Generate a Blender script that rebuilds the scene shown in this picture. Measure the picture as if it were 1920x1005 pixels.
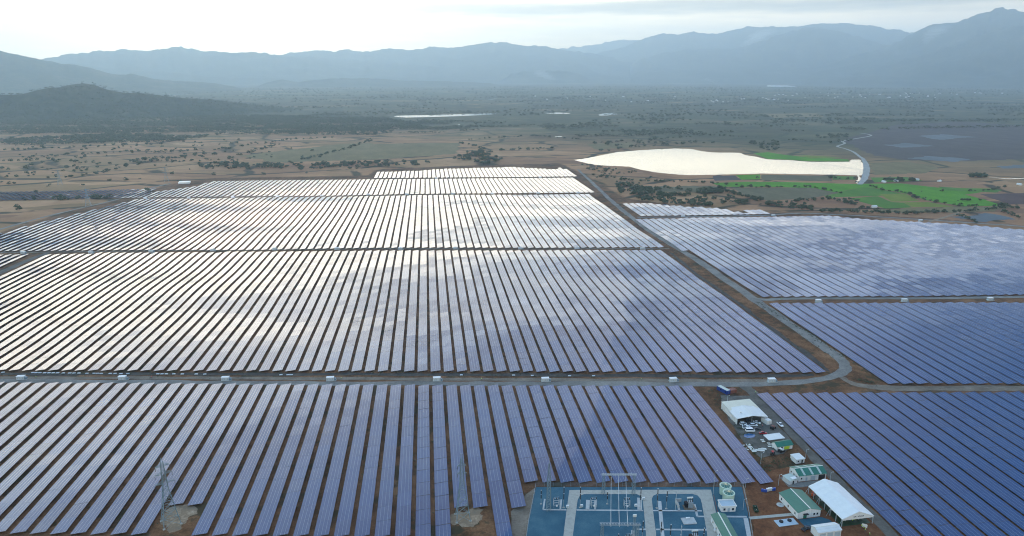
import bpy, math, random
import numpy as np
random.seed(7); rng = np.random.default_rng(7)
for o in list(bpy.data.objects): bpy.data.objects.remove(o)
R = math.radians
C = bpy.context.scene.collection

# ------------------------------------------------------------------ camera
CAM_H = 200.0; FPX = 1280.0; CX, CY = 960.0, 502.5
PITCH = math.atan((CY - 133.0) / FPX)
YAW = math.atan(163.0 / math.hypot(FPX, CY - 133.0))
cam = bpy.data.cameras.new("camera"); cam.sensor_width = 36; cam.lens = 36 * FPX / 1920
cam.clip_start = 1; cam.clip_end = 90000
camo = bpy.data.objects.new("camera", cam); C.objects.link(camo)
camo.location = (0, 0, CAM_H); camo.rotation_euler = (R(90) - PITCH, 0, -YAW)
sc = bpy.context.scene
sc.camera = camo
sc.view_settings.view_transform = 'Standard'; sc.view_settings.look = 'None'
sc.view_settings.exposure = 0.17; sc.view_settings.gamma = 1.0

# ------------------------------------------------------------------ sky
SUN_AZ, SUN_EL = R(-17), R(11)          # azimuth from +Y, towards -X; the sun is veiled by cloud
SUN_DIR = (math.sin(SUN_AZ) * math.cos(SUN_EL), math.cos(SUN_AZ) * math.cos(SUN_EL), math.sin(SUN_EL))
world = bpy.data.worlds.new("World"); sc.world = world; world.use_nodes = True
nt = world.node_tree; nt.nodes.clear()
class NG:
    """small helper to write node graphs"""
    def __init__(s, t): s.t = t
    def n(s, typ, **kw):
        nd = s.t.nodes.new(typ)
        for k, v in kw.items(): setattr(nd, k, v)
        return nd
    def put(s, sock, v):
        if v is None: return
        if hasattr(v, 'is_output') or hasattr(v, 'links'): s.t.links.new(v, sock)
        else:
            if hasattr(sock.default_value, '__len__') and not hasattr(v, '__len__'): v = [v] * len(sock.default_value)
            if hasattr(sock.default_value, '__len__') and len(sock.default_value) == 4 and len(v) == 3: v = (*v, 1)
            sock.default_value = v
    def m(s, op, a, b=None, c=None, clamp=False):
        nd = s.n('ShaderNodeMath', operation=op); nd.use_clamp = clamp
        for i, v in enumerate((a, b, c)): s.put(nd.inputs[i], v)
        return nd.outputs[0]
    def vm(s, op, a, b=None, out=0):
        nd = s.n('ShaderNodeVectorMath', operation=op); s.put(nd.inputs[0], a); s.put(nd.inputs[1], b)
        return nd.outputs['Value' if out == 1 else 0]
    def mix(s, f, a, b, mode='MIX'):
        nd = s.n('ShaderNodeMix', data_type='RGBA', blend_type=mode)
        s.put(nd.inputs[0], f); s.put(nd.inputs[6], a); s.put(nd.inputs[7], b)
        return nd.outputs[2]
    def noise(s, vec, scale, detail=3, rough=.55, col=False):
        nd = s.n('ShaderNodeTexNoise'); s.put(nd.inputs['Vector'], vec)
        nd.inputs['Scale'].default_value = scale; nd.inputs['Detail'].default_value = detail; nd.inputs['Roughness'].default_value = rough
        return nd.outputs['Color' if col else 0]
    def ramp(s, f, stops):
        nd = s.n('ShaderNodeValToRGB'); s.put(nd.inputs[0], f); e = nd.color_ramp.elements
        while len(e) < len(stops): e.new(.5)
        for i, (p, c) in enumerate(stops):
            e[i].position = p; e[i].color = (*c, 1) if hasattr(c, '__len__') else (c, c, c, 1)
        return nd.outputs[0]
    def sm(s, v, a, b):
        nd = s.n('ShaderNodeMapRange', interpolation_type='SMOOTHSTEP'); s.put(nd.inputs[0], v)
        nd.inputs[1].default_value = a; nd.inputs[2].default_value = b
        return nd.outputs[0]
    def sep(s, v):
        nd = s.n('ShaderNodeSeparateXYZ'); s.put(nd.inputs[0], v); return nd.outputs
    def comb(s, x, y, z):
        nd = s.n('ShaderNodeCombineXYZ'); s.put(nd.inputs[0], x); s.put(nd.inputs[1], y); s.put(nd.inputs[2], z); return nd.outputs[0]
g = NG(nt)
d = g.n('ShaderNodeTexCoord').outputs['Generated']
dx, dy, dz = g.sep(d)
el = g.m('MAXIMUM', dz, 0.0)
dot = g.vm('DOT_PRODUCT', d, SUN_DIR, out=1)
om = g.m('SUBTRACT', 1.0, dot)
glow1 = g.m('EXPONENT', g.m('MULTIPLY', om, -22.0))
glow2 = g.m('EXPONENT', g.m('MULTIPLY', om, -2.4))
sky = g.n('ShaderNodeTexSky', sky_type='NISHITA'); sky.sun_disc = False
sky.sun_elevation = SUN_EL; sky.sun_rotation = SUN_AZ; sky.air_density = 1.0; sky.dust_density = 2.0; sky.ozone_density = 2.0
veil = g.ramp(el, [(0.0, (1.22, .90, .44)), (.05, (1.5, 1.16, .66)), (.085, (2.1, 1.74, 1.12)), (.12, (4.1, 3.75, 2.85)), (.17, (3.6, 3.3, 2.6)), (.26, (2.15, 2.2, 2.1)), (.36, (1.12, 1.36, 1.62)), (.46, (.30, .56, .96)), (.58, (.20, .42, .80)), (1.0, (.60, .76, 1.05))])
hue = g.mix(g.sm(dx, -.55, .55), (.74, 1.03, 1.06), (.98, .98, 1.02)); hue = g.mix(g.sm(dot, .80, .97), hue, (1.06, 1.0, .90))
hue = g.mix(g.sm(el, .12, .28), (1.06, .99, .90), hue)
veil = g.mix(1.0, veil, hue, 'MULTIPLY')
inv = g.m('DIVIDE', 1.0, g.m('ADD', el, .055))
pl = g.comb(g.m('MULTIPLY', dx, inv), g.m('MULTIPLY', g.m('MULTIPLY', dy, inv), 1.15), 0.0)
cn = g.noise(pl, .9, 5, .58)
cl = g.sm(cn, .38, .66)
cn2 = g.noise(g.vm('ADD', pl, (31.0, 7.0, 0)), 2.6, 4, .6)
pls = g.comb(g.m('ADD', g.m('MULTIPLY', g.m('MULTIPLY', dx, inv), .30), g.m('MULTIPLY', g.m('MULTIPLY', dy, inv), .10)), g.m('ADD', g.m('MULTIPLY', g.m('MULTIPLY', dy, inv), 2.3), g.m('MULTIPLY', g.m('MULTIPLY', dx, inv), -.45)), 3.0)
streak = g.sm(g.noise(pls, 1.25, 3, .5), .40, .55)
streak = g.mix(g.sm(el, .10, .19), (.75, .75, .75), g.comb(streak, streak, streak)); streak = g.sep(streak)[0]
cloudf = g.m('ADD', g.m('MULTIPLY', cl, .12), g.m('ADD', g.m('MULTIPLY', cn2, .07), g.m('MULTIPLY', streak, .38)))
cloudf = g.m('ADD', .52, cloudf)
bank = g.m('EXPONENT', g.m('MULTIPLY', -1.0, g.m('POWER', g.m('DIVIDE', g.m('SUBTRACT', g.m('ADD', el, g.m('MULTIPLY', g.m('SUBTRACT', g.noise(g.vm('MULTIPLY', d, (5, 5, 60)), 1.0, 4, .6), .5), .03)), .083), .013), 2.0)))
bank = g.m('MULTIPLY', bank, g.sm(dx, -.22, .02))
cloudf = g.m('MULTIPLY', cloudf, g.m('SUBTRACT', 1.0, g.m('MULTIPLY', bank, .72)))
av = g.m('ADD', g.m('ADD', g.m('MULTIPLY', el, 104.0), g.m('MULTIPLY', dx, 15.0)), g.m('MULTIPLY', g.noise(g.vm('MULTIPLY', d, (3, 3, 9)), 1.0, 3, .55), 7.0))
arc = g.m('MULTIPLY', g.sm(g.m('SINE', av), .35, .9), g.m('MULTIPLY', g.sm(el, .15, .22), g.sm(el, .46, .38)))
arc = g.m('MULTIPLY', arc, g.m('MULTIPLY', g.sm(dx, -.62, -.25), g.sm(g.noise(g.vm('ADD', g.vm('MULTIPLY', d, (4, 4, 4)), (9, 2, 5)), 1.0, 2, .5), .32, .55)))
cloudf = g.m('MULTIPLY', cloudf, g.m('SUBTRACT', 1.0, g.m('MULTIPLY', arc, .62)))
amp = g.m('ADD', .70, g.m('MULTIPLY', glow2, .56))
skycol = g.mix(1.0, veil, g.comb(amp, amp, amp), 'MULTIPLY')
skycol = g.mix(1.0, skycol, g.comb(cloudf, cloudf, cloudf), 'MULTIPLY')
warm = g.mix(1.0, (1.0, .93, .72), g.comb(*[g.m('MULTIPLY', glow1, .8)] * 3), 'MULTIPLY')
skycol = g.mix(1.0, skycol, warm, 'ADD')
skycol = g.mix(1.0, g.mix(1.0, skycol, (1.25, 1.25, 1.25), 'MULTIPLY'), g.mix(1.0, sky.outputs[0], (.018, .018, .018), 'MULTIPLY'), 'ADD')
patch = g.m('EXPONENT', g.m('MULTIPLY', g.m('SUBTRACT', 1.0, g.vm('DOT_PRODUCT', d, (.276, .802, .53), out=1)), -55.0))
patch = g.m('MULTIPLY', patch, g.m('ADD', .45, cn2))
skycol = g.mix(1.0, skycol, g.mix(1.0, (1.7, 1.5, 1.4), g.comb(patch, patch, patch), 'MULTIPLY'), 'ADD')
bg = g.n('ShaderNodeBackground'); g.put(bg.inputs[0], skycol); bg.inputs[1].default_value = 1.0
nt.links.new(bg.outputs[0], g.n('ShaderNodeOutputWorld').inputs[0])
sun = bpy.data.lights.new("sun", 'SUN'); sun.energy = 0.55; sun.angle = R(60); sun.color = (1.0, .88, .70)
suno = bpy.data.objects.new("sun", sun); C.objects.link(suno)
from mathutils import Vector, Matrix, Euler
suno.rotation_euler = Vector(SUN_DIR).to_track_quat('Z', 'Y').to_euler()
sc.cycles.volume_bounces = 3; sc.cycles.max_bounces = 6; sc.cycles.diffuse_bounces = 2; sc.cycles.glossy_bounces = 3
sc.cycles.pixel_filter_type = 'BLACKMAN_HARRIS'; sc.cycles.filter_width = 1.05
sc.cycles.transparent_max_bounces = 8; sc.cycles.sample_clamp_indirect = 4

# ------------------------------------------------------------------ measuring: picture <-> place
cp, sp, cw, sw = math.cos(PITCH), math.sin(PITCH), math.cos(YAW), math.sin(YAW)
Fv = np.array((sw * cp, cw * cp, -sp)); Rv = np.array((cw, -sw, 0)); Uv = np.array((sw * sp, cw * sp, cp))
def sst(a, b, v):
    t = np.clip((np.asarray(v, float) - a) / (b - a), 0, 1); return t * t * (3 - 2 * t)
def terrain(X, Y):
    X = np.asarray(X, float); Y = np.asarray(Y, float)
    z = -9.0 * np.clip((Y - 480.0) / 920.0, 0, 1)
    u = sst(455, 560, Y) * (1 - sst(1120, 1290, Y))
    w = (1.3 * np.sin((Y + .32 * X) / 19.5) * np.sin((X - 90) / 210. + .6) + 1.5 * np.sin((Y - .25 * X) / 36.0 + 1.0)
         + .9 * np.sin((Y * .55 + X) / 47.0) + 1.3 * np.sin(X / 83.0 + 2.0))
    u = u * (1 - sst(850, 930, Y) * sst(330, 420, X))
    return z + u * w * .38 * (1 - .5 * sst(150, 330, X)) * (.3 + .7 * sst(-480, -150, X))
def ray(x, y): return Fv + Rv * (x - CX) / FPX + Uv * (CY - y) / FPX
def pix(x, y, dz=0.0):
    """world point where the sight line through photo pixel (x, y) meets the land raised by dz"""
    r = ray(x, y); z = dz
    for _ in range(30):
        t = (z - CAM_H) / r[2]; X, Y = r[0] * t, r[1] * t
        z = .5 * z + .5 * (float(terrain(X, Y)) + dz)
    return np.array((X, Y, z))
def proj(p):
    q = np.asarray(p, float) - (0, 0, CAM_H); zc = q @ Fv
    return CX + FPX * (q @ Rv) / zc, CY - FPX * (q @ Uv) / zc

# ------------------------------------------------------------------ noise for shaping land
def vnoise(x, y, seed=0):
    x = np.asarray(x, float); y = np.asarray(y, float)
    xi = np.floor(x).astype(np.int64); yi = np.floor(y).astype(np.int64); fx = x - xi; fy = y - yi
    fx = fx * fx * (3 - 2 * fx); fy = fy * fy * (3 - 2 * fy)
    def h(a, b):
        n = (a * 374761393 + b * 668265263 + seed * 982451653) & 0x7fffffff
        n = ((n ^ (n >> 13)) * 1274126177) & 0x7fffffff
        n = n ^ (n >> 16); return (n & 0xffff) / 65535.0
    return (h(xi, yi) * (1 - fx) + h(xi + 1, yi) * fx) * (1 - fy) + (h(xi, yi + 1) * (1 - fx) + h(xi + 1, yi + 1) * fx) * fy
def fbm(x, y, oct=4, seed=0):
    s = 0; a = .5
    for k in range(oct):
        s = s + a * vnoise(np.asarray(x) * 2 ** k, np.asarray(y) * 2 ** k, seed + k); a *= .5
    return s

# ------------------------------------------------------------------ mesh helpers
def mesh_np(name, V, Fq, mats, parent=None, mi=None, uv=None, smooth=False):
    """V (n,3), Fq (m,4) or (m,3): ONE mesh object"""
    me = bpy.data.meshes.new(name); V = np.asarray(V, np.float32); Fq = np.asarray(Fq, np.int32); k = Fq.shape[1]
    me.vertices.add(len(V)); me.vertices.foreach_set('co', V.ravel())
    me.loops.add(Fq.size); me.loops.foreach_set('vertex_index', Fq.ravel())
    me.polygons.add(len(Fq)); me.polygons.foreach_set('loop_start', np.arange(0, Fq.size, k, dtype=np.int32))
    for m in (mats if isinstance(mats, (list, tuple)) else [mats]): me.materials.append(m)
    if mi is not None: me.polygons.foreach_set('material_index', np.asarray(mi, np.int32))
    if uv is not None:
        l = me.uv_layers.new(name='UVMap'); l.data.foreach_set('uv', np.asarray(uv, np.float32).ravel())
    me.polygons.foreach_set('use_smooth', np.full(len(Fq), bool(smooth)))
    me.update(calc_edges=True)
    o = bpy.data.objects.new(name, me); C.objects.link(o)
    if parent: o.parent = parent
    return o
class MB:
    def __init__(s): s.v = []; s.f = []; s.sm = False
    def add(s, vs, fs):
        b = len(s.v); s.v += [tuple(map(float, p)) for p in vs]; s.f += [[b + i for i in f] for f in fs]; return s
    def box(s, x0, x1, y0, y1, z0, z1):
        return s.add([(x0, y0, z0), (x1, y0, z0), (x1, y1, z0), (x0, y1, z0), (x0, y0, z1), (x1, y0, z1), (x1, y1, z1), (x0, y1, z1)],
                     [(3, 2, 1, 0), (4, 5, 6, 7), (0, 1, 5, 4), (1, 2, 6, 5), (2, 3, 7, 6), (3, 0, 4, 7)])
    def bar(s, a, b, r, n=4, r2=None):
        a = Vector(a); b = Vector(b); r2 = r if r2 is None else r2
        q = (b - a).to_track_quat('Z', 'Y'); vs = []
        for p, rr in ((a, r), (b, r2)):
            for k in range(n):
                t = 2 * math.pi * (k + .5) / n; vs.append(p + q @ Vector((rr * math.cos(t), rr * math.sin(t), 0)))
        return s.add(vs, [(k, (k + 1) % n, n + (k + 1) % n, n + k) for k in range(n)] + [tuple(range(n - 1, -1, -1)), tuple(range(n, 2 * n))])
    def lathe(s, prof, n=16, c=(0, 0)):
        vs = [(c[0] + r * math.cos(2 * math.pi * k / n), c[1] + r * math.sin(2 * math.pi * k / n), z) for r, z in prof for k in range(n)]
        fs = [(i * n + k, i * n + (k + 1) % n, (i + 1) * n + (k + 1) % n, (i + 1) * n + k) for i in range(len(prof) - 1) for k in range(n)]
        return s.add(vs, fs + [tuple(range(n - 1, -1, -1)), tuple(range((len(prof) - 1) * n, len(prof) * n))])
    def prism(s, poly, z0, z1, axis='z'):
        n = len(poly)
        P = (lambda a, b, c: (a, b, c)) if axis == 'z' else ((lambda a, b, c: (a, c, b)) if axis == 'y' else (lambda a, b, c: (c, a, b)))
        vs = [P(a, b, z0) for a, b in poly] + [P(a, b, z1) for a, b in poly]
        return s.add(vs, [tuple(range(n - 1, -1, -1)), tuple(range(n, 2 * n))] + [(k, (k + 1) % n, n + (k + 1) % n, n + k) for k in range(n)])
    def build(s, name, mat, parent=None, smooth=False):
        me = bpy.data.meshes.new(name); me.from_pydata(s.v, [], s.f); me.materials.append(mat)
        if smooth: me.polygons.foreach_set('use_smooth', np.ones(len(me.polygons), bool))
        me.update(); o = bpy.data.objects.new(name, me); C.objects.link(o)
        if parent: o.parent = parent
        return o
def tag(o, label=None, cat=None, group=None, kind=None):
    if label: o['label'] = label
    if cat: o['category'] = cat
    if group: o['group'] = group
    if kind: o['kind'] = kind
    return o
def empty(name, loc, rz=0.0, label=None, cat=None, group=None):
    o = bpy.data.objects.new(name, None); C.objects.link(o); o.empty_display_size = .5
    o.location = loc; o.rotation_euler = (0, 0, rz); return tag(o, label, cat, group)
def copy_tree(o, parent=None):
    c = o.copy(); C.objects.link(c)
    if parent: c.parent = parent
    for ch in o.children: copy_tree(ch, c)
    return c
def put(o, loc, rz=0.0, label=None):
    o.location = loc; o.rotation_euler = (0, 0, rz)
    if label: o['label'] = label
    return o
ONES = 'zeroth first second third fourth fifth sixth seventh eighth ninth tenth eleventh twelfth thirteenth fourteenth fifteenth sixteenth seventeenth eighteenth nineteenth'.split()
def nth(n):
    if n < 20: return ONES[n]
    t = ['', '', 'twenty', 'thirty', 'forty', 'fifty', 'sixty', 'seventy', 'eighty', 'ninety'][(n // 10) % 10]
    h = 'hundred and ' if n >= 100 else ''
    if n >= 100 and n % 100 < 20: return 'hundred and ' + ONES[n % 100]
    return h + ({'twenty': 'twentieth', 'thirty': 'thirtieth', 'forty': 'fortieth', 'fifty': 'fiftieth', 'sixty': 'sixtieth', 'seventy': 'seventieth', 'eighty': 'eightieth', 'ninety': 'ninetieth'}[t] if n % 10 == 0 else t + '-' + ONES[n % 10])

# ------------------------------------------------------------------ materials
def new_mat(name):
    m = bpy.data.materials.new(name); m.use_nodes = True; m.node_tree.nodes.clear()
    g = NG(m.node_tree); b = g.n('ShaderNodeBsdfPrincipled'); o = g.n('ShaderNodeOutputMaterial')
    m.node_tree.links.new(b.outputs[0], o.inputs[0]); return m, g, b
def mat(name, col, rough=.7, var=.18, scale=1.5, metal=0.0, bump=0.0, spec=.4, stripes=None, dirt=.0):
    m, g, b = new_mat(name)
    pos = g.n('ShaderNodeTexCoord').outputs['Object']
    n = g.noise(pos, scale, 4, .6)
    c = g.mix(n, tuple(x * (1 - var) for x in col), tuple(min(1, x * (1 + var)) for x in col))
    if dirt:
        n2 = g.noise(pos, scale * .35, 5, .65)
        c = g.mix(g.m('MULTIPLY', g.sm(n2, .5, .72), dirt), c, (.16, .11, .075))
    g.put(b.inputs['Base Color'], c); b.inputs['Roughness'].default_value = rough; b.inputs['Metallic'].default_value = metal
    b.inputs['Specular IOR Level'].default_value = spec
    if stripes:
        sl = g.m('GREATER_THAN', g.m('FRACT', g.m('MULTIPLY', g.sep(pos)[stripes[0]], .83)), .9)
        g.put(b.inputs['Base Color'], g.mix(g.m('MULTIPLY', sl, .35), c, tuple(x * .45 for x in col)))
    if stripes:                                                  # corrugated sheet: bump along one axis
        ax, fr = stripes; s = g.sep(pos)[ax]
        h = g.m('SINE', g.m('MULTIPLY', s, fr))
        bp = g.n('ShaderNodeBump'); bp.inputs['Strength'].default_value = .35; bp.inputs['Distance'].default_value = .05
        g.put(bp.inputs['Height'], h); g.put(b.inputs['Normal'], bp.outputs[0])
    elif bump:
        bp = g.n('ShaderNodeBump'); bp.inputs['Strength'].default_value = bump; bp.inputs['Distance'].default_value = .1
        g.put(bp.inputs['Height'], n); g.put(b.inputs['Normal'], bp.outputs[0])
    return m
def ground_mat(name, stops, scale, scale2=None, rough=.95, stretch=(1, 1), spec=.15):
    """earthy surfaces: broad patches, finer breakup and grit, in world metres"""
    m, g, b = new_mat(name); P = g.n('ShaderNodeNewGeometry').outputs['Position']
    P = g.vm('MULTIPLY', P, (stretch[0], stretch[1], 1))
    n = g.noise(P, scale, 5, .62); n2 = g.noise(P, scale2 or scale * 7, 4, .65)
    f = g.m('ADD', g.m('MULTIPLY', n, .62), g.m('MULTIPLY', n2, .38))
    g.put(b.inputs['Base Color'], g.ramp(f, stops)); b.inputs['Roughness'].default_value = rough
    b.inputs['Specular IOR Level'].default_value = spec
    return m
M = {}
M['white'] = mat('white_painted_sheet', (.72, .74, .74), .45, .08, .6, dirt=.25, stripes=(0, 18))
M['white_plain'] = mat('white_paint', (.74, .75, .75), .5, .08, 1.0, dirt=.15)
M['white_roof'] = mat('white_sheet_roof', (.66, .69, .69), .35, .10, .3, dirt=.2, stripes=(1, 14), spec=.5)
M['cream_roof'] = mat('cream_sheet_roof', (.66, .64, .52), .4, .1, .3, dirt=.25, stripes=(1, 14))
M['tent'] = mat('white_tent_fabric', (.70, .73, .74), .45, .10, .5, bump=.3)
M['green_roof'] = mat('green_sheet_roof', (.012, .15, .10), .38, .2, .4, stripes=(1, 16), spec=.5)
M['skylight'] = mat('skylight_sheet', (.42, .50, .46), .35, .1, .6)
M['trim'] = mat('pale_trim', (.68, .70, .66), .5, .08, 1)
M['glass'] = mat('dark_window_glass', (.02, .03, .045), .1, .1, 1, spec=.6)
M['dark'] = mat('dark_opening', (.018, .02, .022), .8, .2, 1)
M['steel'] = mat('galvanised_steel', (.30, .36, .40), .45, .15, 2, metal=.4)
M['lattice'] = mat('galvanised_lattice_steel', (.20, .28, .32), .5, .15, .8, metal=.25)
M['tube'] = mat('aluminium_tube', (.42, .47, .50), .4, .08, 1, metal=.2)
M['concrete'] = ground_mat('concrete', [(.3, (.28, .27, .24)), (.5, (.40, .39, .35)), (.7, (.47, .46, .41))], .5)
M['trench'] = ground_mat('pale_concrete_covers', [(.3, (.36, .37, .37)), (.7, (.52, .54, .54))], .7)
M['black_ins'] = mat('dark_porcelain', (.012, .010, .012), .25, .2, 3)
M['rust_blue'] = mat('blue_container_paint', (.012, .05, .26), .45, .15, .8, dirt=.2, stripes=(1, 22))
M['red_box'] = mat('rust_red_container_paint', (.20, .07, .05), .6, .2, .8, dirt=.3, stripes=(1, 22))
M['station'] = mat('pale_blue_grey_enamel', (.38, .48, .55), .45, .08, .8, dirt=.12)
M['louvre'] = mat('grey_blue_louvre', (.16, .24, .31), .5, .15, 4)
M['tank'] = mat('pale_green_tank_enamel', (.45, .58, .47), .45, .12, .5, dirt=.15)
M['tank_roof'] = mat('green_tank_roof', (.04, .16, .14), .35, .2, .5)
M['cream'] = mat('cream_vent_cap', (.70, .64, .42), .5, .1, 1)
M['tyre'] = mat('black_rubber', (.012, .012, .013), .85, .2, 4)
M['rim'] = mat('alloy_rim', (.45, .46, .48), .35, .1, 4, metal=.6)
M['blue_plastic'] = mat('blue_plastic_drum', (.012, .06, .34), .35, .15, 2)
M['dark_green'] = mat('dark_green_paint', (.014, .055, .028), .5, .2, 2)
M['orange'] = mat('orange_paint', (.62, .10, .02), .45, .15, 2)
M['red'] = mat('red_paint', (.42, .018, .014), .4, .15, 2)
M['brown'] = mat('worn_timber', (.17, .11, .07), .8, .25, 3)
M['paint_white'] = mat('white_car_paint', (.78, .80, .82), .22, .04, 1, spec=.6)
M['paint_dark'] = mat('dark_grey_car_paint', (.022, .026, .034), .2, .1, 1, spec=.6)
M['paint_red'] = mat('red_car_paint', (.34, .012, .014), .22, .1, 1, spec=.6)
M['lamp_glass'] = mat('clear_lamp_lens', (.75, .77, .74), .2, .05, 2)
M['tail'] = mat('red_lamp_lens', (.4, .012, .01), .3, .05, 2)
M['hivis'] = mat('yellow_green_vest', (.45, .80, .03), .7, .1, 4)
M['redvest'] = mat('red_orange_vest', (.75, .07, .03), .7, .1, 4)
M['skin'] = mat('skin', (.30, .17, .11), .55, .1, 8)
M['cloth'] = mat('dark_work_clothes', (.03, .045, .085), .85, .2, 6)
M['helmet'] = mat('white_helmet', (.75, .75, .70), .35, .05, 4)
M['yellow_board'] = mat('lime_painted_board', (.42, .55, .04), .6, .15, 2)
M['leaf'] = None
M['panel_steel'] = mat('panel_post_steel', (.20, .22, .24), .5, .15, 2, metal=.4)
# ------------------------------------------------------------------ the land
def geo(a, b, s0, k):
    out = [a]; s = s0
    while out[-1] < b: out.append(out[-1] + s); s *= k
    return out
def inpoly(x, y, P):
    x = np.asarray(x, float); y = np.asarray(y, float); r = np.zeros(x.shape, bool); n = len(P)
    for i in range(n):
        x0, y0 = P[i]; x1, y1 = P[(i + 1) % n]
        if y0 == y1: continue
        c = ((y0 > y) != (y1 > y)) & (x < (x1 - x0) * (y - y0) / (y1 - y0) + x0); r ^= c
    return r
def distpoly(x, y, P):
    x = np.asarray(x, float); y = np.asarray(y, float); d = np.full(x.shape, 1e9); n = len(P)
    for i in range(n):
        ax, ay = P[i]; bx, by = P[(i + 1) % n]; L = (bx - ax) ** 2 + (by - ay) ** 2 + 1e-9
        t = np.clip(((x - ax) * (bx - ax) + (y - ay) * (by - ay)) / L, 0, 1)
        d = np.minimum(d, np.hypot(x - ax - t * (bx - ax), y - ay - t * (by - ay)))
    return d
def gp(*pts): return [tuple(pix(x, y)[:2]) for x, y in pts]
SITE = gp((-60, 455), (45, 421), (265, 362), (320, 345), (400, 334), (690, 329), (705, 318), (830, 312), (1050, 306), (1092, 326), (1175, 372), (1290, 388), (1410, 398),
          (1560, 399), (1740, 409), (1935, 424)) + [(640, 900), (640, 100), (-600, 100), (-600, 700)]
gx = [-v for v in geo(700, 21000, 14, 1.12)][::-1] + list(np.arange(-690, 1100, 10.0)) + geo(1100, 21000, 14, 1.12)
gy = [-v for v in geo(-100, 1500, 40, 1.25)][::-1] + list(np.arange(110, 1420, 10.0)) + geo(1420, 23000, 14, 1.06)
GX, GY = np.meshgrid(gx, gy); GZ = terrain(GX, GY)
nx, ny = len(gx), len(gy)
idx = np.arange(nx * ny).reshape(ny, nx)
Q = np.stack([idx[:-1, :-1], idx[:-1, 1:], idx[1:, 1:], idx[1:, :-1]], -1).reshape(-1, 4)
gm, g, b = new_mat('open_land')
P = g.n('ShaderNodeNewGeometry').outputs['Position']
px_, py_, pz_ = g.sep(P)
site = g.n('ShaderNodeAttribute', attribute_name='site').outputs['Fac']
n1 = g.noise(P, 1 / 45., 5, .6); n2 = g.noise(P, 1 / 6., 5, .65); n3 = g.noise(P, 1 / 1.1, 3, .7)
f = g.m('ADD', g.m('MULTIPLY', n1, .42), g.m('ADD', g.m('MULTIPLY', n2, .34), g.m('MULTIPLY', n3, .24)))
soil = g.ramp(f, [(.36, (.036, .021, .012)), (.46, (.105, .052, .025)), (.56, (.21, .105, .052)), (.67, (.33, .20, .11))])
scrub = g.sm(g.noise(P, 1 / 17., 5, .7), .52, .62)
soil = g.mix(g.m('MULTIPLY', scrub, .75), soil, (.040, .042, .024))
# countryside: patchwork of dry fields, fallow and low scrub
Pm = g.vm('ADD', g.vm('MULTIPLY', P, (1 / 260., 1 / 150., 0)), g.vm('MULTIPLY', g.noise(P, 1 / 420., 3, .5, col=True), (.9, .9, 0)))
def vor(vec, sc_, feat='F1'):
    nd = g.n('ShaderNodeTexVoronoi', feature=feat); g.put(nd.inputs['Vector'], vec); nd.inputs['Scale'].default_value = sc_; return nd
v1 = vor(Pm, 1.0); v2 = vor(g.vm('MULTIPLY', Pm, (2.4, 2.9, 1)), 1.0)
rnd1 = g.sep(v1.outputs['Color'])[0]; rnd2 = g.sep(v2.outputs['Color'])[1]
fieldf = g.m('ADD', g.m('MULTIPLY', rnd1, .6), g.m('MULTIPLY', rnd2, .4))
fields = g.ramp(fieldf, [(.18, (.11, .062, .042)), (.36, (.25, .135, .075)), (.5, (.38, .215, .115)), (.62, (.20, .125, .068)), (.76, (.11, .10, .045)), (.9, (.46, .28, .155))])
grass = g.ramp(g.noise(P, 1 / 700., 4, .6), [(.38, (.27, .13, .062)), (.5, (.48, .25, .115)), (.62, (.33, .195, .085))])
nearf = g.sm(py_, 2700., 1700.)
country = g.mix(g.m('ADD', .25, g.m('MULTIPLY', nearf, .25)), fields, grass)
edge = vor(Pm, 1.0, 'DISTANCE_TO_EDGE').outputs['Distance']
hedge = g.m('MULTIPLY', g.sm(edge, .048, .018), g.sm(g.noise(P, 1 / 60., 3, .6), .38, .50))
country = g.mix(g.m('MULTIPLY', hedge, .85), country, (.016, .026, .016))
green = g.ramp(g.noise(g.vm('MULTIPLY', P, (.45, 1, 1)), 1 / 330., 5, .62), [(.38, (.022, .042, .022)), (.50, (.045, .066, .032)), (.58, (.085, .090, .045)), (.68, (.24, .165, .09))])
country = g.mix(g.m('MULTIPLY', g.sm(g.m('ADD', py_, g.m('MULTIPLY', g.m('MAXIMUM', px_, -300.0), .9)), 1950., 3100.), .88), country, green)
fine = g.m('ADD', .62, g.m('MULTIPLY', g.m('ADD', n2, g.noise(P, 1 / 28., 4, .65)), .38))
country = g.mix(1.0, country, g.comb(fine, fine, fine), 'MULTIPLY')
# scattered bush cover grows denser away from the plant
Ps = g.vm('MULTIPLY', P, (.55, 1.0, 1.0))
bush = g.noise(Ps, 1 / 38., 5, .72); broad = g.noise(Ps, 1 / 900., 4, .6)
thr = g.m('SUBTRACT', .655, g.m('MULTIPLY', g.sm(py_, 1700., 4200.), .17))
thr = g.m('SUBTRACT', thr, g.m('MULTIPLY', g.m('SUBTRACT', broad, .5), .45))
cov = g.m('DIVIDE', g.m('SUBTRACT', bush, thr), .05, clamp=True)
country = g.mix(g.m('MULTIPLY', cov, .88), country, g.ramp(n2, [(.3, (.018, .028, .018)), (.7, (.045, .062, .032))]))
edgy = g.m('ADD', site, g.m('MULTIPLY', g.m('SUBTRACT', n2, .5), .7))
sitef = g.sm(edgy, .35, .65)
g.put(b.inputs['Base Color'], g.mix(sitef, country, soil)); b.inputs['Roughness'].default_value = .95; b.inputs['Specular IOR Level'].default_value = .12
ground = mesh_np('ground', np.stack([GX, GY, GZ], -1).reshape(-1, 3), Q, gm, smooth=True); tag(ground, kind='structure')
dsite = distpoly(GX, GY, SITE); ins = inpoly(GX, GY, SITE)
sv = np.clip(.5 + np.where(ins, dsite, -dsite) / 36.0, 0, 1).ravel().astype(np.float32)
at_ = ground.data.attributes.new('site', 'FLOAT', 'POINT'); at_.data.foreach_set('value', sv)

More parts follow.
